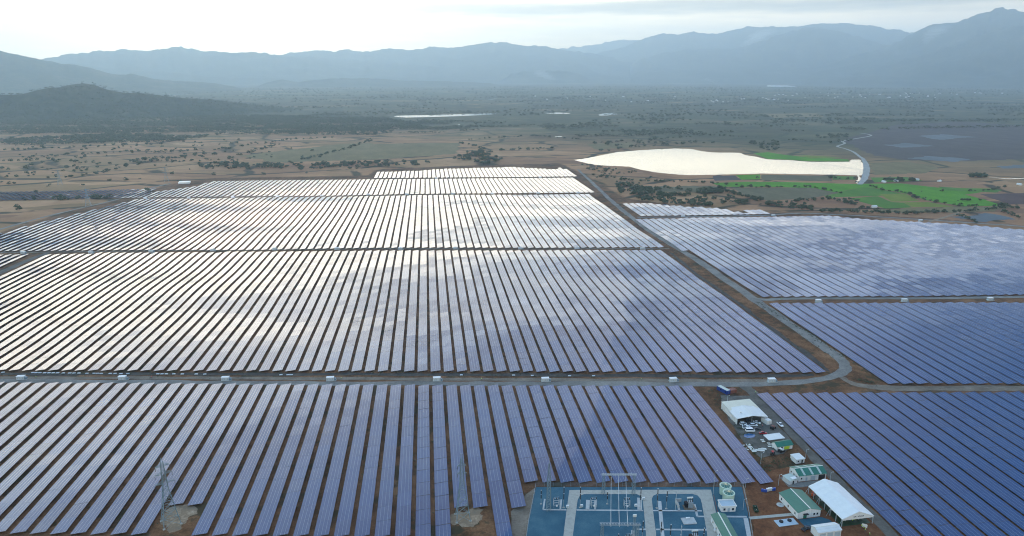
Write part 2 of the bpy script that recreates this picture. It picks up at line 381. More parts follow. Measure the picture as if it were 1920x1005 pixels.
# ------------------------------------------------------------------ sheets and ribbons laid on the land
def smooth_line(P, n=6):
    P = [np.asarray(p, float) for p in P]; P = [2 * P[0] - P[1]] + P + [2 * P[-1] - P[-2]]; out = []
    for i in range(1, len(P) - 2):
        for k in range(n):
            t = k / n; a, b_, c, d_ = P[i - 1:i + 3]
            out.append(.5 * ((2 * b_) + (-a + c) * t + (2 * a - 5 * b_ + 4 * c - d_) * t * t + (-a + 3 * b_ - 3 * c + d_) * t ** 3))
    out.append(P[-2]); return out
def ribbon(name, pts, width, mat_, dz, kind='structure', wob=.0, across=4, world=False):
    """a way following a centre line given in photo pixels (or metres), draped over the land"""
    line = [np.array(p[:2]) for p in pts] if world else [pix(*p)[:2] for p in pts]
    line = smooth_line(line, 5)
    fine_ = [line[0]]
    for a, b_ in zip(line, line[1:]):
        n = max(1, int(np.hypot(*(b_ - a)) / 8)); fine_ += [a + (b_ - a) * (k + 1) / n for k in range(n)]
    L = np.array(fine_); T = np.gradient(L, axis=0); T /= np.linalg.norm(T, axis=1)[:, None] + 1e-9
    N = np.stack([-T[:, 1], T[:, 0]], 1); V = []
    acc = np.arange(len(L)) * 8.0
    W = np.interp(np.linspace(0, 1, len(L)), np.linspace(0, 1, len(width)), width) if hasattr(width, '__len__') else np.full(len(L), width)
    for k in range(across + 1):
        s = k / across - .5
        e = wob * (vnoise(acc / 9., np.full(len(L), k * 7.3), 3) - .5) * 2 if k in (0, across) else 0
        p = L + N * (W * s + np.sign(s) * e)[:, None]; V.append(np.stack([p[:, 0], p[:, 1], terrain(p[:, 0], p[:, 1]) + dz], 1))
    V = np.stack(V, 1); m_, k_ = V.shape[:2]; ix = np.arange(m_ * k_).reshape(m_, k_)
    F = np.stack([ix[:-1, :-1], ix[:-1, 1:], ix[1:, 1:], ix[1:, :-1]], -1).reshape(-1, 4)[:, ::-1]
    return tag(mesh_np(name, V.reshape(-1, 3), F, mat_), kind=kind)
def sheet(name, pts, mat_, dz, world=False, jag=0.0, step=6.0, kind='structure', lvl=None, fs=14.0):
    """a flat patch with the outline given in photo pixels"""
    P = [np.array(p[:2]) for p in pts] if world else [pix(*p)[:2] for p in pts]
    out = []
    for a, b_ in zip(P, P[1:] + P[:1]):
        n = max(1, int(np.hypot(*(b_ - a)) / step)); nn = np.array((-(b_ - a)[1], (b_ - a)[0])); nn /= np.linalg.norm(nn) + 1e-9
        for k in range(n):
            q = a + (b_ - a) * k / n
            if jag: q = q + nn * jag * (fbm(q[0] / fs, q[1] / fs, 4, 5) - .44) * 2.2
            out.append(q)
    import bmesh
    bm = bmesh.new(); vs = [bm.verts.new((q[0], q[1], (float(terrain(*q)) if lvl is None else lvl) + dz)) for q in out]
    try: fc = bm.faces.new(vs)
    except ValueError: fc = None
    bmesh.ops.triangulate(bm, faces=bm.faces[:]); bmesh.ops.recalc_face_normals(bm, faces=bm.faces[:])
    for f_ in bm.faces:
        if f_.normal.z < 0: f_.normal_flip()
    me = bpy.data.meshes.new(name); bm.to_mesh(me); bm.free(); me.materials.append(mat_)
    o = bpy.data.objects.new(name, me); C.objects.link(o); return tag(o, kind=kind)

M['gravel'] = ground_mat('blue_grey_gravel', [(.34, (.12, .115, .105)), (.5, (.205, .195, .18)), (.66, (.31, .29, .26))], 1 / 22., .7)
M['dirtway'] = ground_mat('beaten_dirt', [(.34, (.11, .085, .065)), (.5, (.19, .155, .12)), (.66, (.27, .23, .185))], 1 / 9., .9)
M['mud'] = ground_mat('dark_wet_earth', [(.35, (.022, .024, .028)), (.5, (.05, .048, .045)), (.68, (.10, .075, .055))], 1 / 7., .8, .7)
M['yard'] = ground_mat('trodden_yard', [(.34, (.075, .068, .058)), (.5, (.125, .115, .10)), (.66, (.18, .165, .14))], 1 / 7., .7)
M['redsoil'] = ground_mat('bare_red_earth', [(.34, (.085, .034, .016)), (.5, (.16, .066, .030)), (.66, (.24, .115, .056))], 1 / 6., .9)
M['subgravel'] = ground_mat('blue_crushed_stone', [(.32, (.020, .078, .122)), (.5, (.038, .115, .165)), (.68, (.075, .165, .205))], 1 / 10., 2.2, .8) 
M['pale'] = ground_mat('pale_sandy_earth', [(.34, (.20, .165, .125)), (.5, (.26, .185, .12)), (.68, (.46, .36, .26))], 1 / 5., .9)

# ------------------------------------------------------------------ ways
ribbon('gravel_road', [(-120, 714), (0, 714), (300, 716.5), (600, 719), (900, 719.5), (1150, 720), (1330, 721), (1420, 720), (1500, 716), (1552, 709), (1580, 697), (1583, 684), (1563, 664), (1515, 630), (1452, 588), (1412, 560), (1370, 531), (1300, 483), (1248, 452), (1200, 420), (1150, 380), (1112, 344), (1084, 318)],
       [6, 6, 6, 6.5, 7, 9, 10, 9, 8, 8, 7, 6.5, 6], M['gravel'], .14, wob=1.0)
ribbon('drainage_ditch', [(-120, 700), (0, 701), (300, 701.5), (700, 702), (1000, 703.5), (1300, 705), (1480, 704.5), (1525, 703)], 4.2, M['mud'], .10, wob=1.1)
ribbon('drainage_ditch', [(1555, 697), (1535, 681), (1500, 655), (1452, 620), (1400, 580), (1350, 545), (1290, 501), (1258, 474)], [2, 5, 5, 4, 4, 4, 3], M['mud'], .10, wob=1.2)
ribbon('service_strip', [(-120, 708), (0, 708.5), (400, 709), (800, 711), (1200, 713), (1450, 714)], 4.5, M['dirtway'], .11, wob=.8)
ribbon('gravel_road', [(1408, 559), (1440, 562.5), (1480, 560), (1700, 559.5), (1960, 556)], 6.5, M['gravel'], .16, wob=.6)
ribbon('dirt_road', [(1575, 706), (1610, 722), (1700, 728), (1960, 728)], [4, 7, 8, 8], M['dirtway'], .12, wob=1.0)
ribbon('dirt_road', [(-80, 475), (0, 473.5), (200, 471.5), (500, 468.5), (800, 466.5), (1100, 466.5), (1255, 466)], 5.0, M['dirtway'], .12, wob=.8)
ribbon('dirt_road', [(90, 474), (48, 490), (0, 512), (-80, 545)], 8, M['yard'], .13, wob=.8)
ribbon('dirt_road', [(245, 373), (500, 368.5), (800, 365.5), (1130, 363.5)], 4.5, M['dirtway'], .12, wob=.5)
ribbon('dirt_road', [(690, 335.3), (900, 334), (1095, 332)], 4.0, M['dirtway'], .12, wob=.5)
ribbon('perimeter_track', [(-90, 452), (0, 430), (45, 417), (115, 399), (216, 375), (262, 362), (290, 351), (320, 344)], 6, M['gravel'], .16, wob=.8)
ribbon('gravel_road', [(1195, 407.5), (1300, 406.5), (1430, 404), (1500, 400), (1600, 404), (1740, 412.5), (1940, 426)], 7, M['gravel'], .15, wob=.8)
ribbon('compound_road', [(1392, 722), (1418, 742), (1448, 775), (1490, 818), (1530, 862), (1580, 912), (1640, 972), (1690, 1022), (1720, 1060)], [8, 7, 6, 6, 6, 6, 6], M['yard'], .13, wob=.8)
sheet('yard', [(1352, 742), (1412, 742), (1452, 782), (1482, 832), (1470, 852), (1430, 858), (1400, 836), (1372, 800)], M['yard'], .11, jag=3)
sheet('bare_earth', [(1400, 910), (1450, 880), (1492, 872), (1540, 880), (1600, 930), (1660, 1000), (1690, 1040), (1420, 1040), (1408, 960)], M['redsoil'], .10, jag=3)
sheet('puddle', [(1394, 814.5), (1404, 813), (1416, 815.5), (1413, 820), (1402, 822), (1395, 819)], mat('blue_puddle_water', (.02, .11, .26), .12, .2, .3, spec=.6), .16, jag=.8, step=1.5)
sheet('pale_ground', [(324, 956), (350, 949), (366, 952), (356, 966), (346, 980), (330, 992), (302, 996), (304, 984), (314, 968)], M['pale'], .10, jag=5, step=.7, fs=4.5)
sheet('pale_ground', [(850, 962), (880, 955), (900, 958), (908, 968), (892, 979), (868, 986), (848, 982), (844, 972)], M['pale'], .10, jag=5, step=.7, fs=4.5)
sheet('pale_ground', [(960, 960), (1003, 915), (1006, 930), (990, 1010), (965, 1030)], M['dirtway'], .10, jag=2.0, step=3)

# ------------------------------------------------------------------ water
wm, g, b = new_mat('still_lake_water'); b.inputs['Base Color'].default_value = (.03, .05, .055, 1); b.inputs['Roughness'].default_value = .06; b.inputs['IOR'].default_value = 1.45
P = g.n('ShaderNodeNewGeometry').outputs['Position']; nn = g.noise(g.vm('MULTIPLY', P, (1, .5, 1)), 1 / 9., 4, .6)
bp = g.n('ShaderNodeBump'); bp.inputs['Strength'].default_value = .06; bp.inputs['Distance'].default_value = .3; g.put(bp.inputs['Height'], nn); g.put(b.inputs['Normal'], bp.outputs[0])
M['water'] = wm
sheet('lake', [(1076, 300), (1105, 296), (1130, 290.5), (1160, 285), (1195, 282), (1230, 280), (1265, 278.5), (1295, 279.5), (1318, 284), (1336, 286), (1388, 286.5), (1397, 291), (1415, 293.5), (1440, 299), (1480, 300.5), (1520, 303.5), (1592, 303.5),
               (1598, 299.5), (1613, 299.5), (1619, 311), (1622, 320), (1617, 329), (1560, 327.5), (1430, 325.5), (1340, 327.5), (1290, 328.5), (1255, 326), (1228, 323), (1205, 319), (1180, 312.5), (1140, 311), (1120, 309.5), (1100, 306), (1088, 303)],
      wm, .16, jag=4, step=7)
PONDS = []
for pts in ([(738, 219), (745, 217), (815, 215.5), (880, 213.5), (935, 212), (932, 214), (880, 217), (810, 219.5), (760, 220.5)],
            [(1020, 212), (1045, 210.8), (1070, 212), (1064, 213.6), (1030, 213.5)], [(1122, 215.5), (1130, 213), (1152, 211.5), (1158, 214.5), (1140, 216.5), (1126, 217)],
            [(296, 178.6), (315, 176), (356, 175), (352, 177.2), (318, 180), (300, 180)], [(441, 163), (455, 161.8), (469, 162), (466, 163.8), (445, 164)],
            [(915, 186.4), (932, 184.5), (931, 185.6), (918, 187.2)], [(937, 183.4), (950, 181.6), (950, 182.8), (939, 184)], [(1572, 176), (1580, 174), (1588, 176.6), (1578, 177.4)],
            [(1040, 256), (1054, 255.2), (1052, 257), (1041, 257.2)], [(850, 234.6), (862, 233.4), (862, 234.8), (851, 235.4)]):
    sheet('pond', pts, wm, .25, jag=3, step=40); q_ = np.array([pix(*p)[:2] for p in pts]); c_ = q_.mean(0); q_ = c_ + (q_ - c_) * 1.08; q_[:, 1] -= np.where(q_[:, 1] < c_[1], 130, 0); PONDS.append([tuple(p) for p in q_])
ribbon('stream', [(1855, 333), (1870, 333.6), (1890, 335.4), (1912, 334.5), (1935, 337)], [2, 5, 9, 8, 9], wm, .18, wob=2)
ribbon('stream', [(1608, 328), (1612, 336), (1606, 341), (1611, 346)], [3, 6, 4, 3], wm, .17, wob=1)

# ------------------------------------------------------------------ fields by the lake
def field_mat(name, a, b_): return ground_mat(name, [(.32, tuple(x * .78 for x in a)), (.5, a), (.68, b_)], 1 / 38., 1 / 5., .95, (1, .45))
M['paddy'] = field_mat('green_rice', (.065, .22, .006), (.10, .27, .010)); M['paddy2'] = field_mat('yellowing_rice', (.15, .19, .022), (.19, .22, .03))
M['paddy3'] = field_mat('mid_green_rice', (.065, .17, .018), (.10, .205, .022)); M['plough'] = field_mat('dark_ploughed_earth', (.070, .058, .056), (.10, .082, .074))
M['plough2'] = field_mat('red_brown_ploughed_earth', (.085, .052, .048), (.11, .07, .06)); M['fallow'] = field_mat('grey_fallow', (.115, .105, .055), (.165, .14, .08))
M['bluefield'] = field_mat('flooded_grey_field', (.12, .14, .15), (.16, .18, .19)); M['olive'] = field_mat('dry_pasture', (.17, .135, .062), (.23, .175, .085))
M['dam'] = ground_mat('pale_dam_stone', [(.34, (.22, .22, .21)), (.5, (.33, .33, .31)), (.66, (.42, .42, .39))], 1 / 6., .8)
FI = [('paddy', [(1334, 343), (1400, 341), (1480, 341.5), (1600, 345), (1612, 352), (1560, 362), (1530, 353), (1440, 350), (1352, 350)]),
      ('paddy', [(1600, 345), (1690, 344), (1760, 352), (1870, 354), (1830, 362), (1800, 366), (1700, 363), (1640, 352), (1612, 352)]),
      ('paddy3', [(1560, 363), (1612, 352), (1640, 353), (1700, 365), (1650, 367), (1565, 370)]), ('paddy2', [(1649, 364), (1697, 363), (1724, 377), (1672, 378)]),
      ('paddy2', [(1695, 379.5), (1740, 379), (1795, 388.5), (1712, 388.5)]), ('paddy', [(1712, 362.5), (1800, 363), (1850, 375), (1840, 384), (1800, 386), (1730, 374)]),
      ('paddy', [(1800, 378), (1850, 376), (1882, 386), (1802, 387)]), ('paddy3', [(1590, 372), (1645, 368), (1672, 379), (1694, 380), (1710, 389), (1660, 391)]),
      ('paddy3', [(1540, 366), (1570, 361), (1560, 373)]), ('paddy3', [(1760, 350), (1790, 352), (1880, 356), (1868, 361), (1770, 357)]),
      ('paddy', [(1412, 287), (1440, 285.5), (1475, 291), (1500, 293.5), (1590, 299), (1592, 302.8), (1520, 302.5), (1480, 299.5), (1440, 298)]), ('paddy2', [(1500, 291), (1545, 293), (1580, 296), (1520, 297)]),
      ('paddy', [(1380, 328.5), (1425, 327), (1425, 336), (1390, 337)]), ('paddy3', [(1560, 330), (1604, 331), (1606, 337), (1562, 337)]), ('paddy3', [(1632, 333), (1700, 332), (1730, 339), (1640, 342)]),
      ('fallow', [(1428, 327.5), (1556, 330), (1560, 340), (1428, 337.5)]), ('fallow', [(1375, 353), (1520, 352), (1575, 362), (1520, 372), (1440, 376), (1400, 368)]),
      ('plough', [(1336, 330), (1378, 329), (1390, 337.5), (1340, 339)]), ('plough2', [(1838, 364), (1925, 362), (1930, 382), (1895, 383), (1860, 372)]),
      ('plough', [(1580, 262), (1625, 250), (1680, 234), (1800, 228), (1930, 236), (1930, 298), (1800, 302), (1700, 300), (1640, 292), (1612, 280)]),
      ('bluefield', [(1700, 297), (1740, 293), (1822, 298), (1790, 304)]), ('bluefield', [(1790, 408), (1850, 399), (1905, 412), (1850, 416)]), ('bluefield', [(1720, 255), (1770, 252), (1830, 257), (1760, 262)]),
      ('bluefield', [(1660, 272), (1700, 268), (1750, 274), (1690, 277)]), ('bluefield', [(1870, 312), (1925, 308), (1925, 315), (1880, 316)]),
      ('olive', [(1630, 306), (1700, 303), (1760, 312), (1740, 324), (1640, 328)]), ('olive', [(1640, 394), (1760, 389), (1900, 386), (1860, 396), (1700, 400)]),
      ('olive', [(1440, 214), (1530, 212), (1545, 219), (1450, 221)]), ('olive', [(1100, 270), (1190, 266), (1180, 276), (1120, 281)]), ('fallow', [(1200, 350), (1340, 349), (1345, 360), (1180, 359)]),
      ('olive', [(450, 292), (640, 270), (860, 268), (860, 288), (700, 299), (520, 305)])]
for k, (m_, pts) in enumerate(FI):
    nm = {'paddy': 'rice_field', 'paddy2': 'rice_field', 'paddy3': 'rice_field', 'plough': 'ploughed_field', 'plough2': 'ploughed_field', 'fallow': 'fallow_field', 'bluefield': 'fallow_field', 'olive': 'pasture'}[m_]
    sheet(nm, pts, M[m_], .05 + .004 * k, jag=1.5 if k < 19 else 14, step=9)
ribbon('dam_road', [(1612, 346), (1620, 336), (1624, 324), (1624, 310), (1618, 298), (1612, 294)], [9, 13, 14, 13, 10, 7], M['dam'], .35, wob=1)
ribbon('field_road', [(1612, 294), (1600, 285), (1585, 279), (1570, 274.5), (1584, 269), (1580, 264.5), (1605, 260), (1632, 255), (1628, 252), (1612, 249.5)], 7.5, M['dam'], .34, wob=.5)
ribbon('field_track', [(1740, 416), (1770, 408), (1798, 399), (1810, 397)], 5, M['pale'], .2)
# ------------------------------------------------------------------ solar rows
pm, g, b = new_mat('photovoltaic_glass')
uvn = g.n('ShaderNodeTexCoord').outputs['UV']; u, v, _ = g.sep(uvn)
oi = g.n('ShaderNodeObjectInfo').outputs['Random']; tid = g.n('ShaderNodeAttribute', attribute_name='tid').outputs['Fac']
wn = g.n('ShaderNodeTexWhiteNoise', noise_dimensions='2D'); g.put(wn.inputs['Vector'], g.comb(oi, tid, 0.0)); tr, tg_, tb = g.sep(wn.outputs['Color'])
wm2 = g.n('ShaderNodeTexWhiteNoise', noise_dimensions='3D'); g.put(wm2.inputs['Vector'], g.comb(g.m('FLOOR', u), g.m('FLOOR', v), g.m('ADD', oi, tid))); mr = wm2.outputs['Value']
def line(s, w):            # 1 on the seams between modules
    f_ = g.m('ABSOLUTE', g.m('SUBTRACT', g.m('FRACT', s), .5)); return g.m('GREATER_THAN', f_, .5 - w)
su = g.m('MULTIPLY', line(u, .030), g.m('MULTIPLY', g.m('GREATER_THAN', u, .5), g.m('LESS_THAN', u, 3.5))); svv = line(v, .022)
cell = g.mix(tr, (.006, .044, .150), (.012, .046, .140))
cell = g.mix(g.m('MULTIPLY', tg_, .4), cell, (.022, .034, .095))
cell = g.mix(g.m('MULTIPLY', mr, .30), cell, (.003, .030, .135))
busb = g.m('GREATER_THAN', g.m('FRACT', g.m('MULTIPLY', v, 6.0)), .86)
cell = g.mix(g.m('MULTIPLY', busb, .06), cell, (.30, .36, .44))
col = g.mix(g.m('MULTIPLY', svv, .14), cell, (.34, .40, .46)); col = g.mix(g.m('MULTIPLY', su, .55), col, (.32, .40, .48))
g.put(b.inputs['Base Color'], col); b.inputs['Specular IOR Level'].default_value = .52; b.inputs['IOR'].default_value = 1.5
g.put(b.inputs['Roughness'], g.m('ADD', .035, g.m('MULTIPLY', g.m('MAXIMUM', su, svv), .3)))
TW, TL, TILT, PITCHX = 6.85, 10.92, math.atan(.108), 9.0
def table_template(w):
    """one mounting table: glass slab, posts with their feet in the soil. origin: ground under the middle"""
    h = w / 2; z0, z1 = .85, .85 + w * math.tan(TILT); t = .07; L = TL / 2
    P_, Fp = [], []
    V = [(-h, -L, z0), (h, -L, z1), (h, L, z1), (-h, L, z0), (-h, -L, z0 - t), (h, -L, z1 - t), (h, L, z1 - t), (-h, L, z0 - t)]
    F = [(0, 1, 2, 3), (7, 6, 5, 4), (0, 4, 5, 1), (1, 5, 6, 2), (2, 6, 7, 3), (3, 7, 4, 0)]; mi = [0, 1, 1, 1, 1, 1]
    for px0 in (-h * .55, h * .55):
        zt = .85 + (px0 + h) * math.tan(TILT) - t
        for py0 in (-L * .62, L * .62):
            k = len(P_); a = .07
            P_ += [(px0 + sx * a, py0 + sy * a, zz) for zz in (-1.2, zt) for sx, sy in ((-1, -1), (1, -1), (1, 1), (-1, 1))]
            Fp += [(k, k + 1, k + 5, k + 4), (k + 1, k + 2, k + 6, k + 5), (k + 2, k + 3, k + 7, k + 6), (k + 3, k, k + 4, k + 7)]
    V = np.array(V); F = np.array(F); uv = np.zeros((len(F), 4, 2)); uv[0] = [(0, 0), (4, 0), (4, 11), (0, 11)]
    return V, F, np.array(mi), uv, np.array(P_), np.array(Fp)
TEMPL = {}
def templ(w):
    if w not in TEMPL:
        V, F, mi, uv, P_, Fp = table_template(w)
        o = mesh_np('panel_table', V, F, [pm, M['panel_steel']], mi=mi, uv=uv.reshape(-1, 2)); me = o.data; bpy.data.objects.remove(o); TEMPL[w] = (V, F, mi, uv, me, P_, Fp)
    return TEMPL[w]
def stations_y(x, a, b_, far=False):
    n = max(1, int(round((b_ - a) / 11.05))); q = min(11.16, max(10.97, (b_ - a) / n)); return [b_ - (n - k - .5) * q if far else a + (k + .5) * q for k in range(n)]
def pose(x, y):
    za, zb = float(terrain(x, y - 5.4)), float(terrain(x, y + 5.4))
    s = math.atan2(zb - za, 10.8)
    return (za + zb) / 2, s + random.gauss(0, .0045), random.gauss(0, .005) + .005 * math.sin(x * 12.9898 + 4.1)
def row_parts(root, x, ys, w):
    me = templ(w)[4]; x0, y0, z0 = root.location
    for y in ys:
        z, rx, ry = pose(x, y); o = bpy.data.objects.new('panel_table', me); C.objects.link(o); o.parent = root
        o.location = (x - x0, y - y0, z - z0); o.rotation_euler = (rx, ry, 0)
    P_, Fp = templ(w)[5:]; pv, pf = [], []
    for k, y in enumerate(ys): pv.append(P_ + (0, y - y0, float(terrain(x, y)) - z0)); pf.append(Fp + k * len(P_))
    nP = len(P_); seq = []
    for side in (0, 1):                                  # purlins tie the posts of a row into one frame
        tops = [k * nP + (side * 2 + e) * 8 for k in range(len(ys)) for e in (0, 1)]
        for t0, t1 in zip(tops, tops[1:]):
            seq += [(t0 + 7, t0 + 6, t1 + 5, t1 + 4)]
    pf.append(np.array(seq))
    mesh_np('support_frame', np.concatenate(pv), np.concatenate(pf), M['panel_steel'], parent=root)
def rows_mesh(name, spec, w, origin):
    """spec: list of (x, ys) -> one mesh"""
    V0, F0, mi0, uv0 = templ(w)[:4]; VV, FF, MI, UV, TI = [], [], [], [], []; k = 0
    for x, ys in spec:
        for y in ys:
            z, rx, ry = pose(x, y); Rm = np.array(Euler((rx, ry, 0)).to_matrix())
            VV.append(V0 @ Rm.T + (x - origin[0], y - origin[1], z - origin[2])); FF.append(F0 + k * len(V0)); MI.append(mi0); UV.append(uv0); TI.append(np.full(len(F0), random.random())); k += 1
    o = mesh_np(name, np.concatenate(VV), np.concatenate(FF), [pm, M['panel_steel']], mi=np.concatenate(MI), uv=np.concatenate(UV).reshape(-1, 2))
    a = o.data.attributes.new('tid', 'FLOAT', 'FACE'); a.data.foreach_set('value', np.concatenate(TI).astype(np.float32)); o.location = origin; return o
def curve(pts, z=1.0):
    """world Y along X for a block edge drawn in photo pixels"""
    W = sorted((tuple(pix(x, y, z)[:2]) for x, y in pts)); X = [p[0] for p in W]; Y = [p[1] for p in W]
    return lambda x: float(np.interp(x, X, Y))
def lowx(px_, py_): return float(pix(px_, py_, .9)[0]) + TW / 2       # row centre from the low left corner of its end
allrows = []
def block(key, anchor, pitch, ka, kb, near, far, w=TW, skip=lambda x: False, cut=lambda x, a, b_: (a, b_)):
    res = []
    for k in range(ka, kb + 1):
        x = anchor + k * pitch
        if skip(x): continue
        a, b_ = cut(x, near(x), far(x))
        if b_ - a < 9: continue
        res.append((x, stations_y(x, a, b_, key in 'AI')))
    return res
A0 = lowx(361, 999); A1 = lowx(1277, 724); nA = round((A1 - A0) / 9.0); pA = (A1 - A0) / nA
farA = curve([(-200, 715.5), (0, 716), (447, 719), (830, 721.5), (1300, 723)], 1.4)
yb = float(pix(960, 1045)[1]); y998 = float(pix(300, 996, .9)[1])
xs = lambda px_, py_: float(pix(px_, py_, .9)[0])
nearA1 = curve([(-60, 993), (3, 993.5), (252, 994.5), (330, 995)], .9); nearA2 = curve([(330, 998.5), (361, 999), (697, 1003.5), (760, 1006)], .9)
def nearA(x):
    k = round((x - A0) / pA)
    if k in (-1, -2): return float(pix(340, 943, .9)[1])
    if k < 0: return nearA1(x)
    if k <= 10: return nearA2(x)
    c = x - TW / 2
    if c > xs(968, 903): return float(np.interp(x, [xs(978, 903), xs(1440, 906)], [pix(978, 903.5, .9)[1], pix(1440, 906.5, .9)[1]]))
    if abs(c - xs(845, 949)) < 4 or abs(c - xs(879, 949)) < 4: return float(pix(860, 949, .9)[1])
    if c > xs(945, 951): return float(pix(950, 951, .9)[1])
    return yb
rA = block('A', A0, pA, -60, nA, nearA, farA, skip=lambda x: proj((x, farA(x), 1))[0] < -70)
B0 = lowx(683.6, 695.8); B1 = lowx(1530, 698.8); nB = round((B1 - B0) / 9.0); pB = (B1 - B0) / nB
nearB = curve([(-300, 692), (0, 694.5), (480, 695.5), (960, 696.5), (1553, 699)], .9)
farB = curve([(-200, 478.5), (0, 477), (60, 476), (200, 474), (500, 471), (800, 469), (1100, 468.2), (1260, 468)], 1.6)
gapx = float(pix(66, 477, 1)[0])
rB = block('B', B0, pB, -110, nB, nearB, farB, skip=lambda x: proj((x, farB(x), float(terrain(x, farB(x)))))[0] < -50 or abs(x - gapx) < 9)
C1 = lowx(1234, 464); nearC = curve([(-300, 474), (0, 471.5), (300, 469), (600, 466.5), (900, 464.5), (1245, 464)], .9)
farC = curve([(-120, 468), (-60, 452), (0, 437), (47, 424), (75, 415.5), (117, 407), (216, 383), (255, 373), (300, 372.3), (480, 369.8), (700, 367.5), (960, 364.8), (1130, 363)], 1.6)
rC = block('C', C1, -9.0, 0, 120, nearC, farC, skip=lambda x: proj((x, farC(x), float(terrain(x, farC(x)))))[0] < -60)
D1 = lowx(1108, 361.5); nearD = curve([(250, 371), (480, 368), (700, 365.5), (960, 362.5), (1126, 361)], .9)
farD = curve([(254, 369.5), (277, 361), (292, 353.5), (375, 347), (396, 339.5), (480, 338), (697, 336), (960, 333.8), (1090, 332.4)], 1.6)
rD = block('D', D1, -9.0, 0, 120, nearD, farD)
E1 = lowx(1076, 331); nearE = curve([(698, 333.8), (960, 332.2), (1085, 330.8)], .9)
farE = curve([(700, 333), (706, 322), (782, 320), (829, 316.5), (960, 312.8), (1046, 309.5), (1049, 317.5), (1070, 317.8), (1085, 330)], 1.6)
rE = block('E', E1, -9.0, 0, 80, nearE, farE)
F1 = lowx(1202.6, 405); nearF = curve([(1203, 405), (1300, 404), (1404, 402.3)], .9); farF = curve([(1172, 381), (1215, 380.5), (1250, 383.5), (1310, 388), (1350, 390.5), (1385, 392.5), (1400, 399)], 1.6)
rF = block('F', F1, 9.8, 0, 19, nearF, farF, w=7.2)
G0 = lowx(1431, 557); nearG = curve([(1425, 557), (1700, 556), (1918, 552.5), (2300, 548)], .9); farG = curve([(1200, 410), (1300, 408), (1440, 406), (1549, 404), (1637, 411.5), (1732, 416.5), (1794, 419), (1854, 424.5), (1925, 431)], 1.6)
rG = block('G', G0, 10.0, 0, 90, nearG, farG, w=7.4, skip=lambda x: proj((x, farG(x), float(terrain(x, farG(x)))))[0] > 1990)
xg = G0 - 10.0; rG = [(xg, stations_y(xg, float(pix(1291, 470, .9)[1]), farG(xg)))] + rG
H0 = lowx(1666, 719.5); nearH = curve([(1660, 719.5), (1920, 720), (2400, 720)], .9); farH = curve([(1440, 568.5), (1700, 567), (1918, 564.5), (2100, 562)], 1.6)
rH = block('H', H0, 9.75, 0, 70, nearH, farH, w=7.3, skip=lambda x: proj((x, farH(x), 1))[0] > 1990)
I0 = lowx(1418, 737); farI = curve([(1400, 736), (1920, 734), (2200, 733)], 1.6)
yI = float(pix(1925, 1045)[1])
rI = block('I', I0, 9.5, 0, 60, lambda x: yI, farI, w=7.2, skip=lambda x: proj((x, farI(x), 1))[0] > 1990)
GRP = {'A': 'solar panel rows of the front block', 'B': 'solar panel rows of the middle block', 'C': 'solar panel rows of the third block back', 'G': 'solar panel rows of the far right block', 'H': 'solar panel rows right of the road bend', 'I': 'solar panel rows right of the compound'}
LAB = {'A': 'deep blue solar row in front block, {} row leftward from the shed compound', 'B': 'long pale solar row in the middle block, {} row leftward from the bending road',
       'C': 'bright reflecting solar row beyond the middle block, {} leftward from the road', 'G': 'solar row in the far right block below the rice fields, {} rightward from the road',
       'H': 'solar row in the right block behind the road bend, {} rightward from the bend', 'I': 'solar row right of the sheds and tent, {} rightward from the compound road'}
for key, rs, w, parts in (('A', rA[::-1], TW, 1), ('I', rI, 7.2, 1), ('B', rB[::-1], TW, 1), ('H', rH, 7.3, 1), ('G', rG, 7.4, 0), ('C', rC, TW, 0)):
    for n, (x, ys) in enumerate(rs, 1):
        y0 = ys[0] - 5.5; loc = (x, y0, float(terrain(x, y0))); lab = LAB[key].format(nth(n))
        if parts:
            t = empty('solar_row', loc, 0, lab, 'solar row', GRP[key]); row_parts(t, x, ys, w)
        else: tag(rows_mesh('solar_row', [(x, ys)], w, loc), lab, 'solar row', GRP[key])
print('ROWS', {k: len(r) for k, r in zip('ABCDEFGHI', (rA, rB, rC, rD, rE, rF, rG, rH, rI))}, 'tables', sum(len(y) for r in (rA, rB, rH, rI) for _, y in r), 'pitch', pA, pB)
oD = rows_mesh('distant_solar_rows', rD + rE, TW, (0, 1300, -14)); tag(oD, 'shining white solar rows at the far end of the plant', 'solar rows', kind='stuff')
oF = rows_mesh('distant_solar_rows', rF, 7.2, (300, 900, -8)); tag(oF, 'short bright solar rows in a wedge beside the bushes', 'solar rows', kind='stuff')
